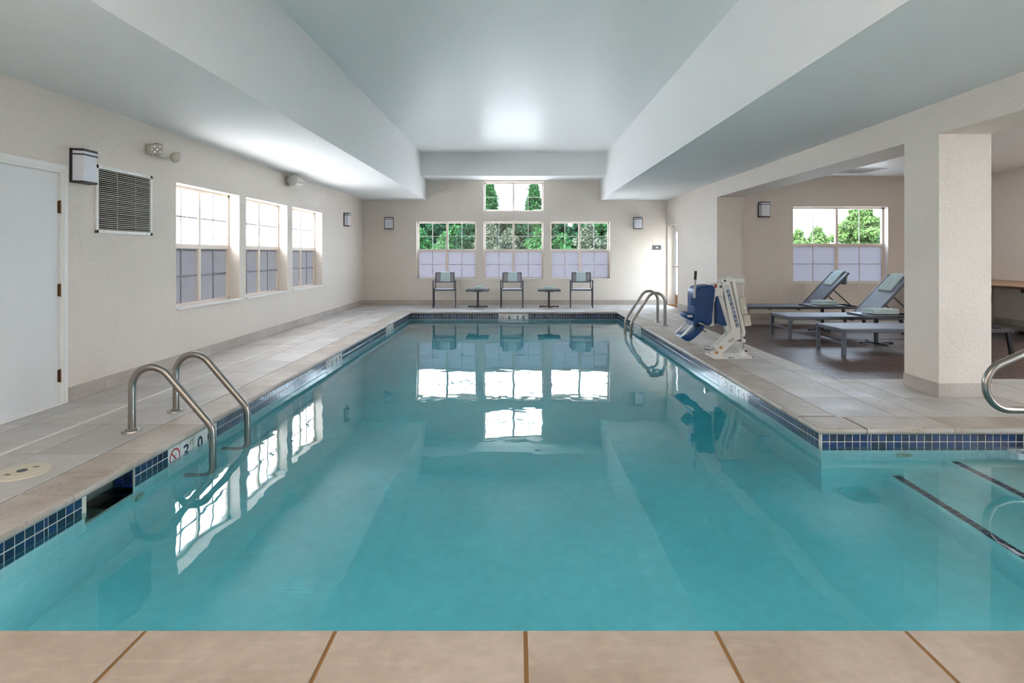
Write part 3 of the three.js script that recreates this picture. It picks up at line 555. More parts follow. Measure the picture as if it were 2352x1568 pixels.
// underwater lamps in niches of the near pool wall
function poolLight(x, y, d, label, I) {
  const o = thing('underwater_light', label, 'light', [x, y, -d], 0, 'underwater lights');
  part(o, 'trim_ring', new THREE.TorusGeometry(0.11, 0.014, 10, 32), M.chrome);
  const lens = cyl(0.105, 0.105, 0.02, 0, 0, 0, 32); lens.rotateX(Math.PI / 2);
  part(o, 'lens', lens, std({ color: C('#ffffff'), emissive: new THREE.Color().setRGB(0.95, 0.97, 1), emissiveIntensity: 2 }));
  const l = new THREE.RectAreaLight(new THREE.Color().setRGB(0.95, 0.97, 1), I, 0.18, 0.18); l.name = 'underwater_lamp'; l.position.set(0, 0, -0.03); o.add(l);
}
[[-1.9, 'leftmost'], [-0.6, 'second'], [0.8, 'third'], [2.2, 'rightmost']].forEach(([x, k]) => poolLight(x, -0.55, PN + 0.012, 'round underwater lamp in the near pool wall, ' + k, 6));
// ------------------------------------------------------------------ handrails
const arc = (cx, cy, r, a0, a1, n) => { const o = []; for (let i = 0; i <= n; i++) { const a = (a0 + (a1 - a0) * i / n) * Math.PI / 180; o.push([cx + r * Math.cos(a), cy + r * Math.sin(a)]); } return o; };
function handrail(label, side, baseX, r, cy, phi, xEnd, wallX, d, group) {
  // profile on the left side of the pool (side = 1): x grows towards the water; mirrored for side = -1
  const o = thing('pool_handrail', label, 'handrail', [side * baseX, 0, -d], 0, group), R = 0.0245;
  const c = Math.cos(phi * Math.PI / 180), sn = Math.sin(phi * Math.PI / 180), P = [[0, 0.005], [0, 0.12], [0, cy - 0.06], ...arc(r, cy, r, 180, phi, 12)];
  const ex = r + r * c, ey = cy + r * sn, L = (xEnd - ex) / sn, by = ey - L * c; // straight run, then a bend to the vertical
  for (const t of [0.3, 0.6, 0.86]) P.push([ex + L * sn * t, ey - L * c * t]);
  P.push([xEnd - 0.012, by + 0.012], [xEnd + 0.004, by - 0.03], [xEnd + 0.008, by - 0.08], [xEnd + 0.008, -0.3], [xEnd + 0.008, -0.5]);
  P.push([xEnd - 0.01, -0.57], [xEnd - 0.05, -0.61], [(xEnd + wallX) / 2 - 0.03, -0.62], [wallX - 0.01, -0.62]);
  part(o, 'rail_tube', tube(P.map(([x, y]) => V(side * x, y, 0)), R, 150, 16), M.steel);
  part(o, 'floor_flange', merge([cyl(0.058, 0.062, 0.012, 0, 0.006, 0, 28), cyl(0.036, 0.045, 0.012, 0, 0.018, 0, 28)]), M.steel);
}
handrail('brushed steel ladder rail on the left, nearer the viewer', 1, -2.715, 0.14, 0.313, 40.5, 0.56, 0.377, 4.02, 'left ladder rails');
handrail('brushed steel ladder rail on the left, nearer the windows', 1, -2.71, 0.14, 0.313, 40.5, 0.56, 0.372, 4.53, 'left ladder rails');
handrail('brushed steel ladder rail beside the far right corner, nearer the pool lift', -1, -2.57, 0.16, 0.41, 33.7, 0.585, 0.37, 9.92, 'right ladder rails');
handrail('brushed steel ladder rail beside the far right corner, nearer the far wall', -1, -2.57, 0.16, 0.41, 33.7, 0.585, 0.37, 10.43, 'right ladder rails');
{
  const o = thing('stair_handrail', 'polished steel loop handrail at the pool steps', 'handrail', [3.42, 0, -3.96]);
  const P = [[1.2, 0.01], [1.2, 0.5], [1.19, 0.72], [1.13, 0.79], [1.04, 0.81], [0.7, 0.64 + 0.03], [0.35, 0.489 + 0.409 * 0.386], ...arc(0, 0.335, 0.166, 111, 270, 14), [0.35, 0.168], [0.62, 0.167], [0.72, 0.15], [0.76, 0.09], [0.765, 0.01]];
  part(o, 'rail_tube', tube(P.map(([x, y]) => V(x, y, 0)), 0.0255, 170, 18), M.steel);
  for (const x of [0.765, 1.2]) part(o, 'floor_flange', cyl(0.06, 0.064, 0.014, x, 0.007, 0, 28), M.steel);
}
// ------------------------------------------------------------------ deck fittings
{
  const o = thing('skimmer_lid', 'round cream skimmer lid set in the deck near the door', 'lid', [-2.83, 0.001, -3.26]);
  part(o, 'rim', new THREE.TorusGeometry(0.132, 0.006, 8, 40).rotateX(Math.PI / 2).translate(0, 0.002, 0), M.lidPlastic);
  part(o, 'cover', merge([cyl(0.127, 0.129, 0.008, 0, 0.004, 0, 40), cyl(0.095, 0.097, 0.003, 0, 0.0095, 0, 40)]), M.lidPlastic);
  part(o, 'badge', cyl(0.024, 0.026, 0.003, 0, 0.0125, 0, 24), M.frame, 'dark round badge');
  for (const s of [-1, 1]) part(o, 'finger_hole', rb(0.03, 0.003, 0.016, 0.03 * s, 0.011, -0.06 * s, 0.002), M.frame);
}
{
  const o = thing('slot_drain', 'thin white slot drain running along the left deck', 'drain', [-3.22, 0, -7.2]), L = 10.9;
  part(o, 'channel', merge([rb(0.006, 0.013, L, -0.011, -0.005, 0, 0.001), rb(0.006, 0.013, L, 0.011, -0.005, 0, 0.001), rb(0.02, 0.004, L, 0, -0.01, 0, 0.001)]), M.white);
  const g = []; for (let i = 0; i < 380; i++) g.push(new THREE.BoxGeometry(0.018, 0.006, 0.019).translate(0, -0.002, L / 2 - 0.014 - i * 0.0286));
  const gr = part(o, 'grate_bars', merge(g), M.white); gr.userData.kind = 'stuff';
}
// ------------------------------------------------------------------ wall sconces
function makeSconce(label, pos, turn) { // back on the wall at z = 0, projecting to +z, origin at its bottom
  const o = thing('wall_sconce', label, 'sconce', pos, turn, 'wall sconces');
  const fp = (k, f) => [[-0.112 + k, f], [-0.08 + k * 0.8, 0.10 - k], [0.08 - k * 0.8, 0.10 - k], [0.112 - k, f]];
  const slab = (y, h, k) => ext(fp(k, 0.002), h).rotateX(-Math.PI / 2).scale(1, 1, -1).translate(0, y, 0);
  const fix = (g) => { const q = g.toNonIndexed ? (g.index ? g.toNonIndexed() : g) : g, p = q.attributes.position; for (let i = 0; i < p.count; i += 3) { const a = V().fromBufferAttribute(p, i), b = V().fromBufferAttribute(p, i + 1); p.setXYZ(i, b.x, b.y, b.z); p.setXYZ(i + 1, a.x, a.y, a.z); } q.computeVertexNormals(); return q; };
  part(o, 'shade', fix(slab(0.006, 0.278, 0.006)), M.acrylic, 'pale acrylic shade');
  part(o, 'rim', fix(slab(0.272, 0.018, 0)), M.black);
  part(o, 'rim', fix(slab(0, 0.016, 0)), M.black);
  part(o, 'band', fix(slab(0.236, 0.011, -0.001)), M.black);
  part(o, 'backplate', rb(0.226, 0.292, 0.018, 0, 0.145, 0.009, 0.002), M.black);
}
makeSconce('black trimmed sconce above the white door corner, beside the vent grille', [XL, 1.86, -4.95], Math.PI / 2);
makeSconce('black trimmed sconce on the left wall, past the last frosted window', [XL, 1.86, -12.59], Math.PI / 2);
makeSconce('black trimmed sconce on the far wall, left of the windows', [-3.158, 1.86, -DF], 0);
makeSconce('black trimmed sconce on the far wall, right of the windows', [2.97, 1.86, -DF], 0);
makeSconce('black trimmed sconce on the lounge wall, left of its window', [4.71, 1.95, -LB], 0);
// ------------------------------------------------------------------ vent grille on the left wall
{
  const d0 = 5.128, d1 = 5.919, W = d1 - d0, H = 0.617, o = thing('vent_grille', 'white louvred vent grille on the left wall', 'vent', [XL, 1.439, -(d0 + d1) / 2], Math.PI / 2);
  const f = 0.032;
  part(o, 'frame', merge([rb(W, f, 0.016, 0, f / 2, 0.008), rb(W, f, 0.016, 0, H - f / 2, 0.008), rb(f, H, 0.016, -W / 2 + f / 2, H / 2, 0.008), rb(f, H, 0.016, W / 2 - f / 2, H / 2, 0.008)]), M.white);
  part(o, 'duct', merge([rb(W - 0.06, H - 0.06, 0.01, 0, H / 2, -0.6), rb(0.01, H - 0.06, 0.6, -W / 2 + 0.028, H / 2, -0.3), rb(0.01, H - 0.06, 0.6, W / 2 - 0.028, H / 2, -0.3), rb(W - 0.06, 0.01, 0.6, 0, 0.028, -0.3), rb(W - 0.06, 0.01, 0.6, 0, H - 0.028, -0.3)]), M.duct);
  const g = rb(W - 2 * f, 0.0035, 0.016, 0, 0, 0, 0.001); g.rotateX(0.45);
  const n = 30; for (let i = 0; i < n; i++) { const s = part(o, 'slat', g, M.almond); s.position.set(0, f + (i + 0.5) * (H - 2 * f) / n, 0.011); s.rotation.x = rr(-0.12, 0.12); }
  for (const x of [-0.13, 0.13]) part(o, 'stiffener', rb(0.004, H - 2 * f, 0.004, x, H / 2, 0.0175, 0.001), M.almond);
  for (const [x, y] of [[-0.3, 0.016], [0, 0.016], [0.3, 0.016], [-0.3, H - 0.016], [0, H - 0.016], [0.3, H - 0.016]]) part(o, 'screw', cyl(0.005, 0.005, 0.003, 0, 0, 0, 10).rotateX(Math.PI / 2).translate(x, y, 0.017), M.liftGrey);
}
// ------------------------------------------------------------------ emergency lights
function lampHead(parent, x, y, z, yaw, pitch) {
  const h = new THREE.Group(); h.name = 'lamp_head'; h.position.set(x, y, z); h.rotation.set(pitch, yaw, 0, 'YXZ'); parent.add(h);
  part(h, 'shell', new THREE.SphereGeometry(0.062, 20, 12, 0, Math.PI * 2, 0, Math.PI / 2).scale(1, 0.9, 1).rotateX(-Math.PI / 2), M.almond);
  part(h, 'bezel', rb(0.118, 0.104, 0.02, 0, 0, 0.008, 0.008), M.almond);
  part(h, 'reflector', rb(0.1, 0.088, 0.004, 0, 0, 0.018, 0.002), M.liftGrey);
  for (let i = 0; i < 4; i++) for (let j = 0; j < 3; j++) part(h, 'lens', cyl(0.0105, 0.0085, 0.005, 0, 0, 0, 10).rotateX(Math.PI / 2).translate(-0.036 + i * 0.024, -0.026 + j * 0.026, 0.021), (i + j) % 2 ? M.chrome : M.liftGrey);
}
{
  const o = thing('emergency_light', 'twin head emergency light above the vent grille', 'emergency light', [XL, 2.245, -5.98], Math.PI / 2);
  part(o, 'housing', rb(0.30, 0.105, 0.075, 0, 0.075, 0.04, 0.012), M.almond);
  lampHead(o, -0.15, 0.075, 0.115, -1.25, 0.2); lampHead(o, 0.19, 0.045, 0.11, 1.0, 0.25);
  const p = thing('loudspeaker', 'almond loudspeaker mounted under the left soffit', 'speaker', [XL, 2.35, -9.42], Math.PI / 2);
  const body = []; for (let i = 0; i < 7; i++) { const a = i / 7 * 6.283; body.push([0.085 * Math.cos(a), 0.085 * Math.sin(a)]); }
  const sh = []; for (let i = 0; i < 42; i++) { const a = i / 42 * 6.283, r = 0.095 + 0.012 * Math.cos(a * 7); sh.push([r * Math.cos(a), r * Math.sin(a)]); }
  part(p, 'cabinet', ext(sh, 0.22, 0.012).rotateY(Math.PI / 2).translate(-0.1, 0.1, 0.13), M.almond);
  part(p, 'grille', cyl(0.078, 0.082, 0.01, 0, 0, 0, 28).rotateZ(Math.PI / 2).translate(-0.104, 0.1, 0.13), M.liftGrey);
  part(p, 'bracket', merge([rb(0.05, 0.16, 0.012, 0, 0.12, 0.006), rb(0.03, 0.03, 0.07, 0, 0.19, 0.035)]), M.almond);
  const c = new THREE.Mesh(tube([V(XL + 0.012, 2.572, -8.6), V(XL + 0.012, 2.555, -8.9), V(XL + 0.014, 2.548, -9.2), V(XL + 0.02, 2.5, -9.42), V(XL + 0.014, 2.55, -9.65), V(XL + 0.012, 2.545, -10.2), V(XL + 0.012, 2.562, -10.7), V(XL + 0.01, 2.575, -11.0)], 0.005, 60, 8), M.white);
  c.name = 'speaker_cable'; c.userData = { label: 'thin white cable pinned along the top of the left wall', category: 'cable' }; c.castShadow = true; scene.add(c);
}
// ------------------------------------------------------------------ sign by the exit door, ceiling diffuser
{
  const o = thing('room_sign', 'small grey room sign beside the exit door', 'sign', [3.44, 1.355, -DF]);
  part(o, 'plate', rb(0.21, 0.11, 0.012, 0, 0.055, 0.006, 0.004), M.frame); part(o, 'border', merge([rb(0.18, 0.004, 0.003, 0, 0.088, 0.013, 0.001), rb(0.18, 0.004, 0.003, 0, 0.022, 0.013, 0.001), rb(0.004, 0.066, 0.003, -0.088, 0.055, 0.013, 0.001), rb(0.004, 0.066, 0.003, 0.088, 0.055, 0.013, 0.001)]), M.liftGrey);
  part(o, 'emblem', rb(0.06, 0.026, 0.003, 0, 0.055, 0.013, 0.001), M.white);
}
{
  const o = thing('ceiling_diffuser', 'square louvred air diffuser on the lounge ceiling', 'diffuser', [6.02, LC, -10.05]);
  const ring = (s, w, y, h) => merge([rb(s, h, w, 0, y, s / 2 - w / 2, 0.001), rb(s, h, w, 0, y, -s / 2 + w / 2, 0.001), rb(w, h, s - 2 * w, s / 2 - w / 2, y, 0, 0.001), rb(w, h, s - 2 * w, -s / 2 + w / 2, y, 0, 0.001)]);
  part(o, 'frame', ring(0.6, 0.03, -0.006, 0.012), M.white); part(o, 'duct', merge([rb(0.52, 0.01, 0.52, 0, 0.45, 0), rb(0.01, 0.45, 0.52, -0.256, 0.225, 0), rb(0.01, 0.45, 0.52, 0.256, 0.225, 0), rb(0.52, 0.45, 0.01, 0, 0.225, -0.256), rb(0.52, 0.45, 0.01, 0, 0.225, 0.256)]), M.duct);
  for (let k = 0; k < 4; k++) part(o, 'vane', ring(0.46 - k * 0.12, 0.014, -0.012, 0.006), M.liftGrey);
}
// ------------------------------------------------------------------ towels
function foldedTowel(label, x, y, d, turn, w = 0.27, dep = 0.2) {
  const o = thing('folded_towel', label, 'towel', [x, y, -d], turn, 'folded towels on the side tables');
  const layer = (ww, h, y0, z) => { const g = new RoundedBoxGeometry(ww, h, dep, 4, h * 0.46), p = g.attributes.position; g.translate(0, y0 + h / 2, z); for (let i = 0; i < p.count; i++) p.setY(i, p.getY(i) + 0.004 * Math.sin(p.getX(i) * 21 + y0 * 90) + 0.003 * Math.sin(p.getZ(i) * 30 + 1)); g.computeVertexNormals(); return uvm(g); };
  part(o, 'fold', layer(w, 0.024, 0.008, 0), M.towel); part(o, 'fold', layer(w * 0.985, 0.024, 0.029, 0.002), M.towel); part(o, 'fold', layer(w * 0.97, 0.02, 0.049, -0.004), M.towel);
  return o;
}
// cloth strip: centre line in (u, y), width across; with thickness and gentle waves
function strip(line, width, th, place) {
  const c = new THREE.CatmullRomCurve3(line.map(([u, y]) => V(u, y, 0)), false, 'centripetal'), n = 40, m = 12, pos = [], idx = [];
  const pt = c.getSpacedPoints(n);
  for (let s = 0; s < 2; s++) for (let i = 0; i <= n; i++) {
    const t = c.getTangentAt(i / n), nx = -t.y, ny = t.x, off = (s ? -1 : 1) * th / 2;
    for (let j = 0; j <= m; j++) { const w = (j / m - 0.5) * width, wob = 0.003 * Math.sin(j * 1.3 + i * 0.22); pos.push(pt[i].x + nx * (off + wob), pt[i].y + ny * (off + wob), w); }
  }
  const N = (n + 1) * (m + 1), q = (a, b, cc, d) => idx.push(a, b, cc, a, cc, d);
  for (let i = 0; i < n; i++) for (let j = 0; j < m; j++) { const a = i * (m + 1) + j, b = a + 1, e = a + m + 1, f = e + 1; q(a, b, f, e); q(N + a, N + e, N + f, N + b); }
  for (let i = 0; i < n; i++) { const a = i * (m + 1), e = a + m + 1; q(a, e, N + e, N + a); q(a + m, N + a + m, N + e + m, e + m); }
  for (let j = 0; j < m; j++) { q(j, N + j, N + j + 1, j + 1); const k = n * (m + 1) + j; q(k, k + 1, N + k + 1, N + k); }
  const g = new THREE.BufferGeometry(); g.setAttribute('position', new THREE.Float32BufferAttribute(pos, 3)); g.setIndex(idx); g.computeVertexNormals(); if (place) place(g); return uvm(g);
}
// ------------------------------------------------------------------ armchairs by the far wall
function makeArmchair(label) { // faces +z, origin on the floor under the seat
  const o = thing('armchair', label, 'chair', [0, 0, 0], 0, 'armchairs below the far windows'), t = 0.028, w = 0.54;
  for (const s of [-1, 1]) {
    const x = s * (w / 2 - t / 2);
    part(o, 'leg', rb(t, 0.61, t + 0.006, x, 0.305, 0.26), M.frame);
    part(o, 'leg', bar(V(x, 0, -0.28), V(x, 0.44, -0.21), t, t), M.darkFrame);
    part(o, 'armrest', rb(0.046, 0.02, 0.52, x, 0.62, 0.015, 0.005), M.frame);
    part(o, 'back_post', bar(V(x - s * 0.035, 0.40, -0.19), V(x - s * 0.035, 0.80, -0.29), 0.022, 0.022), M.frame);
    part(o, 'seat_rail', rb(0.022, 0.03, 0.46, x - s * 0.03, 0.415, 0.03), M.frame);
  }
  part(o, 'front_rail', rb(w - 2 * t, 0.032, 0.024, 0, 0.415, 0.258), M.frame);
  part(o, 'back_rail', merge([bar(V(-w / 2 + 0.05, 0.797, -0.289), V(w / 2 - 0.05, 0.797, -0.289), 0.018, 0.018), rb(w - 0.1, 0.016, 0.02, 0, 0.575, -0.234)]), M.frame);
  part(o, 'seat', rb(w - 0.1, 0.008, 0.45, 0, 0.425, 0.03, 0.003), M.chairSling);
  const b = rb(w - 0.09, 0.235, 0.006, 0, 0, 0, 0.002); b.rotateX(-0.245); b.translate(0, 0.688, -0.262); part(o, 'backrest', b, M.chairSling);
  return o;
}
const chairA = makeArmchair('grey sling armchair below the left far window');
chairA.position.set(-1.715, 0, -13.47); chairA.rotation.y = 0.1;
const chairB = copyOf(chairA, [-0.125, 0, -13.47], 0, 'grey sling armchair below the middle far window');
const chairC = copyOf(chairA, [1.515, 0, -13.47], -0.1, 'grey sling armchair below the right far window');
function drapedTowel(label, x, y, d, turn, u) {
  const o = thing('draped_towel', label, 'towel', [x, y, -d], turn, 'towels over the chair backs');
  part(o, 'cloth', strip([[0.075, -0.215], [0.052, -0.11], [0.024, -0.015], [0.008, 0.014], [-0.012, 0.012], [-0.02, -0.03], [-0.016, -0.17]], 0.225, 0.014, (g) => g.rotateY(-Math.PI / 2)), M.towel);
}
drapedTowel('mint towel over the back of the left far armchair', -1.735, 0.80, 13.762, 0.1);
drapedTowel('mint towel over the back of the middle far armchair', -0.115, 0.80, 13.762, 0);
drapedTowel('mint towel over the back of the right far armchair', 1.535, 0.80, 13.762, -0.1);
// ------------------------------------------------------------------ side tables
function makeTable(label, w) { // square pedestal table with a cross base
  const o = thing('side_table', label, 'table', [0, 0, 0], 0, 'pedestal side tables'), H = 0.42;
  part(o, 'top_frame', merge([rb(w, 0.035, 0.03, 0, H - 0.0175, w / 2 - 0.015), rb(w, 0.035, 0.03, 0, H - 0.0175, -w / 2 + 0.015), rb(0.03, 0.035, w - 0.06, w / 2 - 0.015, H - 0.0175, 0), rb(0.03, 0.035, w - 0.06, -w / 2 + 0.015, H - 0.0175, 0)]), M.frame);
  const n = 5, iw = (w - 0.06) / n; for (let i = 0; i < n; i++) part(o, 'slat', rb(iw - 0.004, 0.016, w - 0.06, -w / 2 + 0.03 + (i + 0.5) * iw, H - 0.009, 0, 0.002), M.slat);
  part(o, 'underframe', rb(0.2, 0.02, 0.2, 0, H - 0.045, 0), M.darkFrame);
  part(o, 'post', rb(0.042, H - 0.07, 0.042, 0, 0.025 + (H - 0.07) / 2, 0, 0.004), M.darkFrame);
  for (let i = 0; i < 2; i++) { const f = part(o, 'foot_bar', i ? rb(0.035, 0.022, 0.46, 0, 0.019, 0) : rb(0.46, 0.022, 0.035, 0, 0.0195, 0), M.darkFrame); for (const s of [-1, 1]) part(f, 'glide', i ? cyl(0.014, 0.014, 0.01, 0, 0.005, s * 0.21, 12) : cyl(0.014, 0.014, 0.01, s * 0.21, 0.005, 0, 12), M.black); }
  return o;
}
const tA = makeTable('small grey table between the left and middle far armchairs', 0.52); tA.position.set(-0.925, 0, -13.4);
copyOf(tA, [0.745, 0, -13.4], 0, 'small grey table between the middle and right far armchairs');
copyOf(tA, [4.99, 0, -9.33], 0, 'small grey table between the two farther sun loungers');
copyOf(tA, [4.99, 0, -7.93], 0, 'small grey table between the two nearer sun loungers');
foldedTowel('folded mint towel on the far table left of the middle armchair', -0.9, 0.421, 13.4, 0.1, 0.22, 0.18);
foldedTowel('folded mint towel on the far table right of the middle armchair', 0.755, 0.421, 13.4, -0.05, 0.22, 0.18);
foldedTowel('folded mint towel on the table between the farther loungers', 5.02, 0.421, 9.33, 0.15, 0.33, 0.24);
foldedTowel('folded mint towel on the table between the nearer loungers', 5.04, 0.421, 7.93, 0.12, 0.40, 0.24);
// ------------------------------------------------------------------ sun loungers: foot end at -x, head at +x
function makeLounger(label) {
  const o = thing('sun_lounger', label, 'sun lounger', [0, 0, 0], 0, 'sun loungers in the lounge'), L = 2.08, W = 0.62, H = 0.34, t = 0.036, hx = 1.27, a = 47 * Math.PI / 180, bl = 0.78;
  for (const s of [-1, 1]) {
    const z = s * (W / 2 - t / 2);
    part(o, 'side_rail', rb(L, 0.042, t, L / 2, H - 0.021, z), M.frame);
    part(o, 'leg', bar(V(0.024, 0.003, z), V(0.03, H, z), 0.046, t), M.frame);
    const hl = part(o, 'leg', bar(V(L - 0.02, 0.03, z), V(L - 0.07, H - 0.02, z), 0.046, t), M.darkFrame);
    part(hl, 'wheel', cyl(0.03, 0.03, 0.022, 0, 0, 0, 18).rotateX(Math.PI / 2).translate(L - 0.02, 0.03, z), M.black);
    part(o, 'back_rail', bar(V(hx, H, z - s * 0.045), V(hx + bl * Math.cos(a), H + bl * Math.sin(a), z - s * 0.045), 0.036, 0.026), M.frame);
    part(o, 'prop', bar(V(hx + 0.42 * Math.cos(a), H + 0.40 * Math.sin(a), z - s * 0.07), V(hx + 0.62, H - 0.01, z - s * 0.07), 0.018, 0.016), M.darkFrame);
  }
  part(o, 'foot_rail', rb(t, 0.04, W - 2 * t, 0.022, H - 0.022, 0), M.frame);
  part(o, 'stretcher', rb(0.022, 0.03, W - 2 * t, 0.03, 0.165, 0), M.frame);
  part(o, 'head_rail', merge([rb(t, 0.04, W - 2 * t, L - 0.05, H - 0.022, 0), rb(0.02, 0.02, W - 2 * t, hx + 0.62, H - 0.03, 0)]), M.darkFrame);
  part(o, 'cross_brace', tube([V(0.05, H - 0.03, -W / 2 + 0.05), V(0.12, H - 0.065, -0.12), V(0.16, H - 0.075, 0.1), V(0.07, H - 0.05, W / 2 - 0.05)], 0.007, 30, 8), M.darkFrame);
  for (const x of [0.45, 0.95]) part(o, 'sling_bow', bar(V(x, H - 0.05, -W / 2 + 0.03), V(x, H - 0.05, W / 2 - 0.03), 0.02, 0.02), M.darkFrame);
  part(o, 'seat', rb(hx + 0.02, 0.008, W - 0.05, hx / 2 + 0.01, H + 0.001, 0, 0.003), M.sling);
  const b = rb(bl, 0.008, W - 0.16, 0, 0, 0, 0.003); b.rotateZ(a); b.translate(hx + bl / 2 * Math.cos(a) - 0.008, H + bl / 2 * Math.sin(a) + 0.008, 0); part(o, 'backrest', b, M.sling);
  part(o, 'back_top_rail', bar(V(hx + bl * Math.cos(a), H + bl * Math.sin(a), -W / 2 + 0.05), V(hx + bl * Math.cos(a), H + bl * Math.sin(a), W / 2 - 0.05), 0.034, 0.034), M.frame);
  return o;
}
const lg = makeLounger('grey sling sun lounger farthest from the viewer, along the lounge wall'); lg.position.set(3.93, 0, -10.13);
copyOf(lg, [3.93, 0, -8.56], 0, 'grey sling sun lounger in the middle of the three');
copyOf(lg, [3.93, 0, -7.2], 0, 'grey sling sun lounger nearest the viewer, half hidden by the pillar');
{
  const tx = 3.93 + 1.27 + 0.78 * Math.cos(47 * Math.PI / 180), ty = 0.34 + 0.78 * Math.sin(47 * Math.PI / 180);
  const line = (n, hang) => [[-0.30 * 0.68 - 0.02, -0.30 * 0.73 + 0.012], [-0.15 * 0.68 - 0.02, -0.15 * 0.73 + 0.016], [-0.012, 0.026], [0.018, 0.034], [0.045, 0.012], [0.05, -0.06], [0.052, -hang]];
  for (const [d, lb, hang, w] of [[10.13, 'mint towel draped over the head of the farthest lounger', 0.2, 0.26], [8.56, 'mint towel draped over the head of the middle lounger', 0.16, 0.28]]) {
    const o = thing('draped_towel', lb, 'towel', [tx, ty, -d], 0, 'towels over the lounger heads'); part(o, 'cloth', strip(line(0, hang), w, 0.02), M.towel);
  }
}
// ------------------------------------------------------------------ counter and stool at the lounge side wall
{
  const o = thing('wall_counter', 'wooden wall counter at the side of the lounge', 'counter', [LX, 0, -8.9]), W = 1.38, Dp = 3.2;
  part(o, 'worktop', rb(W, 0.03, Dp, -W / 2, 0.775, 0, 0.012), M.wood, 'honey coloured wooden top');
  part(o, 'edge_band', rb(0.006, 0.03, Dp - 0.02, -W - 0.002, 0.757, 0, 0.002), M.brass);
  part(o, 'support_panel', rb(1.2, 0.758, 0.04, -0.6, 0.379, -1.4), M.paint); part(o, 'support_panel', rb(1.2, 0.758, 0.04, -0.6, 0.379, 1.4), M.paint);
  const s = thing('pedestal_stool', 'dark pedestal stool under the wooden counter', 'stool', [8.02, 0, -8.88]);
  part(s, 'seat', cyl(0.14, 0.135, 0.045, 0, 0.665, 0, 28), M.black); part(s, 'post', cyl(0.022, 0.022, 0.62, 0, 0.335, 0, 16), M.darkFrame);
  for (const a of [0, 1]) part(s, 'foot_bar', a ? rb(0.04, 0.024, 0.44, 0, 0.0125, 0) : rb(0.44, 0.024, 0.04, 0, 0.0122, 0), M.darkFrame);
}
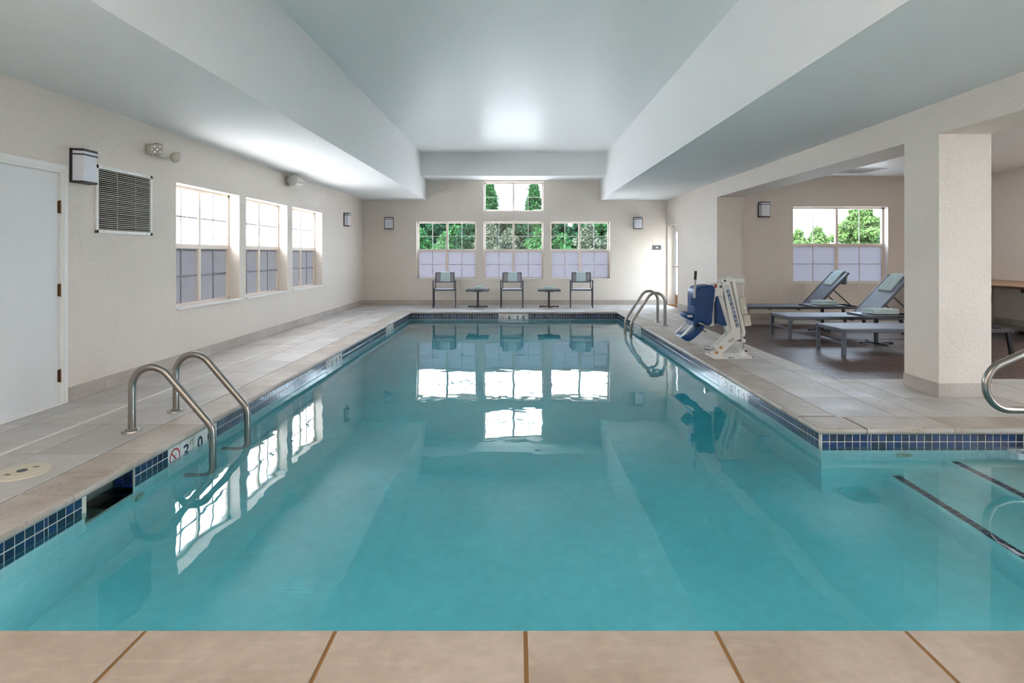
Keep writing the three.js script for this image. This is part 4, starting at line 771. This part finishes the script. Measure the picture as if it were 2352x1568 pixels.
// ------------------------------------------------------------------ pool lift
{
  const S = 7.466e-4, q = (x, y) => [(x - 970) * S, (1490 - y) * S], Q = (x, y, z) => V(...q(x, y), z), poly = (pts, z, th, b = 0.006) => ext(pts.map(([x, y]) => q(x, y)).reverse(), th, b).translate(0, 0, z - th / 2);
  const o = thing('pool_lift', 'white and blue pool access lift standing on the right deck', 'pool lift', [2.597, 0, -6.97]);
  const base = part(o, 'base_plate', merge([poly([[640, 1478], [1000, 1478], [1310, 1478], [1310, 1496], [640, 1496]], -0.0, 0.36, 0.005)]), M.liftWhite);
  part(base, 'anchor_slot', rb(0.055, 0.003, 0.02, ...q(925, 1477), 0.15), M.black); for (const [x, z] of [[885, 0.165], [1270, 0.15], [1270, -0.15]]) part(base, 'bolt', cyl(0.011, 0.011, 0.012, ...q(x, 1474), z, 8), M.frame);
  // gusset and main link: two cheek plates with a gap
  const gusset = [[960, 1060], [1105, 1030], [1112, 1200], [1040, 1215], [820, 1430], [812, 1482], [650, 1482], [622, 1440], [640, 1390], [740, 1300], [900, 1135]];
  const link = [[812, 262], [832, 222], [880, 212], [925, 250], [950, 330], [1085, 900], [1108, 1035], [1108, 1150], [985, 1150], [955, 1010]];
  for (const z of [0.06, -0.06]) { const g = part(o, 'gusset_plate', poly(gusset, z, 0.022), M.liftWhite); for (const [x, y] of [[720, 1412], [790, 1330]]) part(g, 'pivot_bolt', cyl(0.017, 0.017, 0.02, 0, 0, 0, 16).rotateX(Math.PI / 2).translate(...q(x, y), z + Math.sign(z) * 0.012), M.brightBrass); part(o, 'mast_plate', poly(link, z, 0.03), M.liftWhite); }
  part(o, 'mast_core', poly([[850, 260], [900, 250], [1060, 900], [1085, 1100], [1000, 1140], [965, 1000]], 0, 0.1), M.liftWhite);
  // instruction sticker on the mast: nine small pictures
  const cv = document.createElement('canvas'); cv.width = 64; cv.height = 640; const c = cv.getContext('2d'); c.fillStyle = '#cfd2d8'; c.fillRect(0, 0, 64, 640);
  for (let i = 0; i < 9; i++) {
    const y = 74 + i * 63; c.fillStyle = ['#8b99b4', '#6b7ca2', '#8f98a8', '#77849e', '#a3a9b4'][i % 5]; c.fillRect(3, y, 58, 54);
    c.fillStyle = ['#3f4f78', '#51525c', '#75909a'][i % 3]; c.beginPath(); c.ellipse(20 + (i * 11) % 24, y + 20 + (i * 5) % 14, 15, 12, i, 0, 7); c.fill();
    c.fillStyle = ['#c9ced8', '#aab4c6', '#d3d6dc'][(i + 1) % 3]; c.beginPath(); c.ellipse(42 - (i * 7) % 18, y + 38 - (i * 3) % 10, 10, 7, i * 0.7, 0, 7); c.fill();
  }
  const tx = new THREE.CanvasTexture(cv); tx.colorSpace = THREE.SRGBColorSpace; const stk = ext([[848, 322], [908, 310], [1092, 998], [1034, 1012]].map(([x, y]) => q(x, y)).reverse(), 0.001).translate(0, 0, 0.0755);
  { const uv = stk.attributes.uv, p = stk.attributes.position, A = q(878, 316), Bq = q(1063, 1005), dx = Bq[0] - A[0], dy = Bq[1] - A[1], L2 = dx * dx + dy * dy; for (let i = 0; i < p.count; i++) { const ax = p.getX(i) - A[0], ay = p.getY(i) - A[1], t = (ax * dx + ay * dy) / L2, s = (ax * dy - ay * dx) / Math.sqrt(L2); uv.setXY(i, 0.5 - s / 0.045, 1 - t); } }
  part(o, 'sticker', stk, std({ map: tx, roughness: 0.4 }), 'pictogram instruction strip');
  const cw = document.createElement('canvas'); cw.width = 128; cw.height = 96; const k = cw.getContext('2d'); k.fillStyle = '#ebeae6'; k.fillRect(0, 0, 128, 96); k.fillStyle = '#55555a'; [[10, 100, 3], [8, 112, 8], [30, 60, 9], [12, 104, 3], [18, 92, 3]].forEach(([x, w, h], i) => k.fillRect(x, 12 + i * 16, w, h));
  const tw = new THREE.CanvasTexture(cw); tw.colorSpace = THREE.SRGBColorSpace; const lab = new THREE.PlaneGeometry(0.105, 0.062); lab.rotateZ(0.55); lab.translate(...q(960, 1220), 0.0725); part(o, 'rating_label', lab, std({ map: tw, roughness: 0.5 }));
  // rear strut, actuator, motor
  part(o, 'rear_strut', bar(Q(1010, 225, 0), Q(1195, 1120, 0), 0.04, 0.07, 0.008), M.liftWhite);
  part(o, 'strut_sleeve', bar(Q(1178, 1090, 0), Q(1195, 1260, 0), 0.042, 0.05, 0.006), M.liftWhite);
  part(o, 'actuator_tube', rod(Q(985, 330, 0.012), Q(1125, 1120, 0.012), 0.021), M.liftGrey);
  part(o, 'piston_rod', rod(Q(1185, 1230, 0), Q(1185, 1400, 0), 0.012), M.chrome);
  for (const z of [0.045, -0.045]) part(o, 'foot_bracket', poly([[1130, 1480], [1180, 1370], [1225, 1370], [1240, 1480]], z, 0.014, 0.003), M.liftWhite);
  for (const [x, y, z] of [[1195, 1180, 0.03], [1205, 1390, 0.054], [852, 250, 0.078], [785, 345, 0.078]]) part(o, 'pivot_bolt', cyl(0.014, 0.014, 0.012, 0, 0, 0, 16).rotateX(Math.PI / 2).translate(...q(x, y), z), M.frame);
  part(o, 'motor', merge([cyl(0.034, 0.036, 0.135, 0, 0, 0, 24).rotateZ(Math.PI / 2 - 0.03).translate(...q(1100, 256), 0), cyl(0.028, 0.034, 0.014, 0, 0, 0, 24).rotateZ(Math.PI / 2).translate(...q(1192, 256), 0)]), M.liftWhite);
  part(o, 'gear_head', merge([rb(0.085, 0.05, 0.09, ...q(960, 238), 0, 0.014), new THREE.SphereGeometry(0.03, 16, 10).translate(...q(952, 215), 0)]), M.liftWhite);
  part(o, 'cable', tube([Q(1192, 262, 0.01), Q(1200, 300, 0.02), Q(1182, 380, 0.02), Q(1180, 460, 0.02), Q(1200, 560, 0.02), Q(1212, 640, 0.01)], 0.004, 40, 8), M.liftWhite);
  // control boxes
  const box = (x0, y0, w, h, a, nm) => { const g = rb(w, h, 0.13, 0, 0, 0, 0.008); g.rotateZ(a); g.translate(...q(x0, y0), 0); const b = part(o, nm, g, M.almond); part(b, 'button', cyl(0.006, 0.006, 0.006, 0, 0, 0, 12).rotateX(Math.PI / 2).translate(...q(x0 + 14, y0 + 24), 0.067), M.chrome); return b; };
  box(1165, 662, 0.075, 0.2, 0.17, 'battery_box'); box(1228, 895, 0.082, 0.135, 0.14, 'control_box');
  // seat carrier
  for (const z of [0.045, -0.045]) part(o, 'swing_bracket', poly([[668, 300], [790, 275], [838, 380], [838, 505], [695, 500], [690, 380]], z, 0.03), M.liftWhite);
  part(o, 'warning_label', rb(0.03, 0.045, 0.002, ...q(712, 335), 0.0612, 0.0008), std({ color: C('#9c2f3a'), roughness: 0.5 }), 'small red label');
  part(o, 'swing_arm', merge([poly([[745, 500], [835, 505], [985, 1050], [915, 1120]], 0, 0.09)]), M.liftWhite);
  part(o, 'seat_post', poly([[705, 495], [735, 495], [700, 990], [625, 990], [635, 820]], 0.01, 0.05), M.liftWhite);
  part(o, 'post_brace', poly([[690, 490], [725, 500], [640, 760], [632, 818], [578, 815], [580, 755], [610, 735]], 0.05, 0.045), M.liftWhite);
  // blue moulded seat: rounded outline, generous edge radius, smooth shading
  const mould = (pts, z, th, b) => {
    const c = new THREE.CatmullRomCurve3(pts.map(([x, y]) => Q(x, y, 0)), true, 'centripetal'), sh = new THREE.Shape(c.getSpacedPoints(110).slice(0, -1).map((p) => new THREE.Vector2(p.x, p.y)));
    const g = new THREE.ExtrudeGeometry(sh, { depth: th - 2 * b, bevelEnabled: true, bevelSize: b, bevelThickness: b, bevelOffset: -b, bevelSegments: 6 }).translate(0, 0, z - th / 2 + b);
    g.deleteAttribute('uv'); g.deleteAttribute('normal'); const m = mergeVertices(g, 1e-5); m.computeVertexNormals(); return uvm(toCreasedNormals(m, 0.7));
  };
  const shell = [[350, 440], [372, 385], [420, 345], [480, 332], [664, 334], [662, 560], [636, 800], [622, 940], [560, 968], [450, 915], [395, 940], [318, 972], [330, 900], [345, 640]];
  part(o, 'seat_shell', mould(shell, -0.03, 0.32, 0.032), M.liftBlue, 'blue moulded seat');
  part(o, 'seat_back', poly([[700, 520], [735, 505], [880, 972], [800, 975], [785, 940], [715, 935], [700, 950]], -0.03, 0.28, 0.012), M.liftBlue);
  part(o, 'side_bolster', mould([[208, 800], [235, 778], [335, 780], [345, 900], [310, 895], [225, 845]], -0.03, 0.24, 0.02), M.liftBlue);
  part(o, 'seat_clasp', rb(0.05, 0.025, 0.05, ...q(270, 815), 0.12, 0.004), M.liftGrey);
  part(o, 'lever_bracket', poly([[275, 520], [385, 530], [388, 640], [275, 635]], 0.12, 0.07, 0.008), M.liftBlue);
  const lev = part(o, 'lever', rod(Q(340, 560, 0.12), Q(357, 225, 0.12), 0.0125), M.liftGrey); part(lev, 'grip', rod(Q(353, 228, 0.12), Q(362, 90, 0.12), 0.0165), M.black, 'black hand grip');
  for (const s of [0.10, -0.16]) part(o, 'footrest_strut', bar(Q(322, 965, s), Q(135, 1158, s), 0.022, 0.022), M.liftWhite);
  part(o, 'footrest', mould([[128, 1168], [190, 1120], [240, 1110], [470, 958], [508, 990], [395, 1130], [252, 1222], [135, 1170]], -0.03, 0.30, 0.012), M.liftBlue, 'blue footrest');
  part(o, 'strap', tube([Q(330, 962, 0.17), Q(400, 1000, 0.172), Q(460, 1035, 0.172), Q(505, 1062, 0.17)], 0.006, 20, 8), M.black);
  part(o, 'coupling', merge([rod(Q(525, 1330, 0.08), Q(600, 1345, 0.08), 0.026), rod(Q(600, 1345, 0.08), Q(690, 1340, 0.06), 0.018), cyl(0.03, 0.03, 0.02, 0, 0, 0, 20).rotateZ(Math.PI / 2).translate(...q(535, 1335), 0.08), rb(0.06, 0.05, 0.05, ...q(650, 1350), 0.07, 0.01)]), M.chrome, 'chrome anchor coupling');
  part(o, 'hinge_cover', poly([[640, 1380], [735, 1305], [745, 1320], [665, 1395]], 0.04, 0.1, 0.004), M.liftWhite);
}

renderer.render(scene, camera);
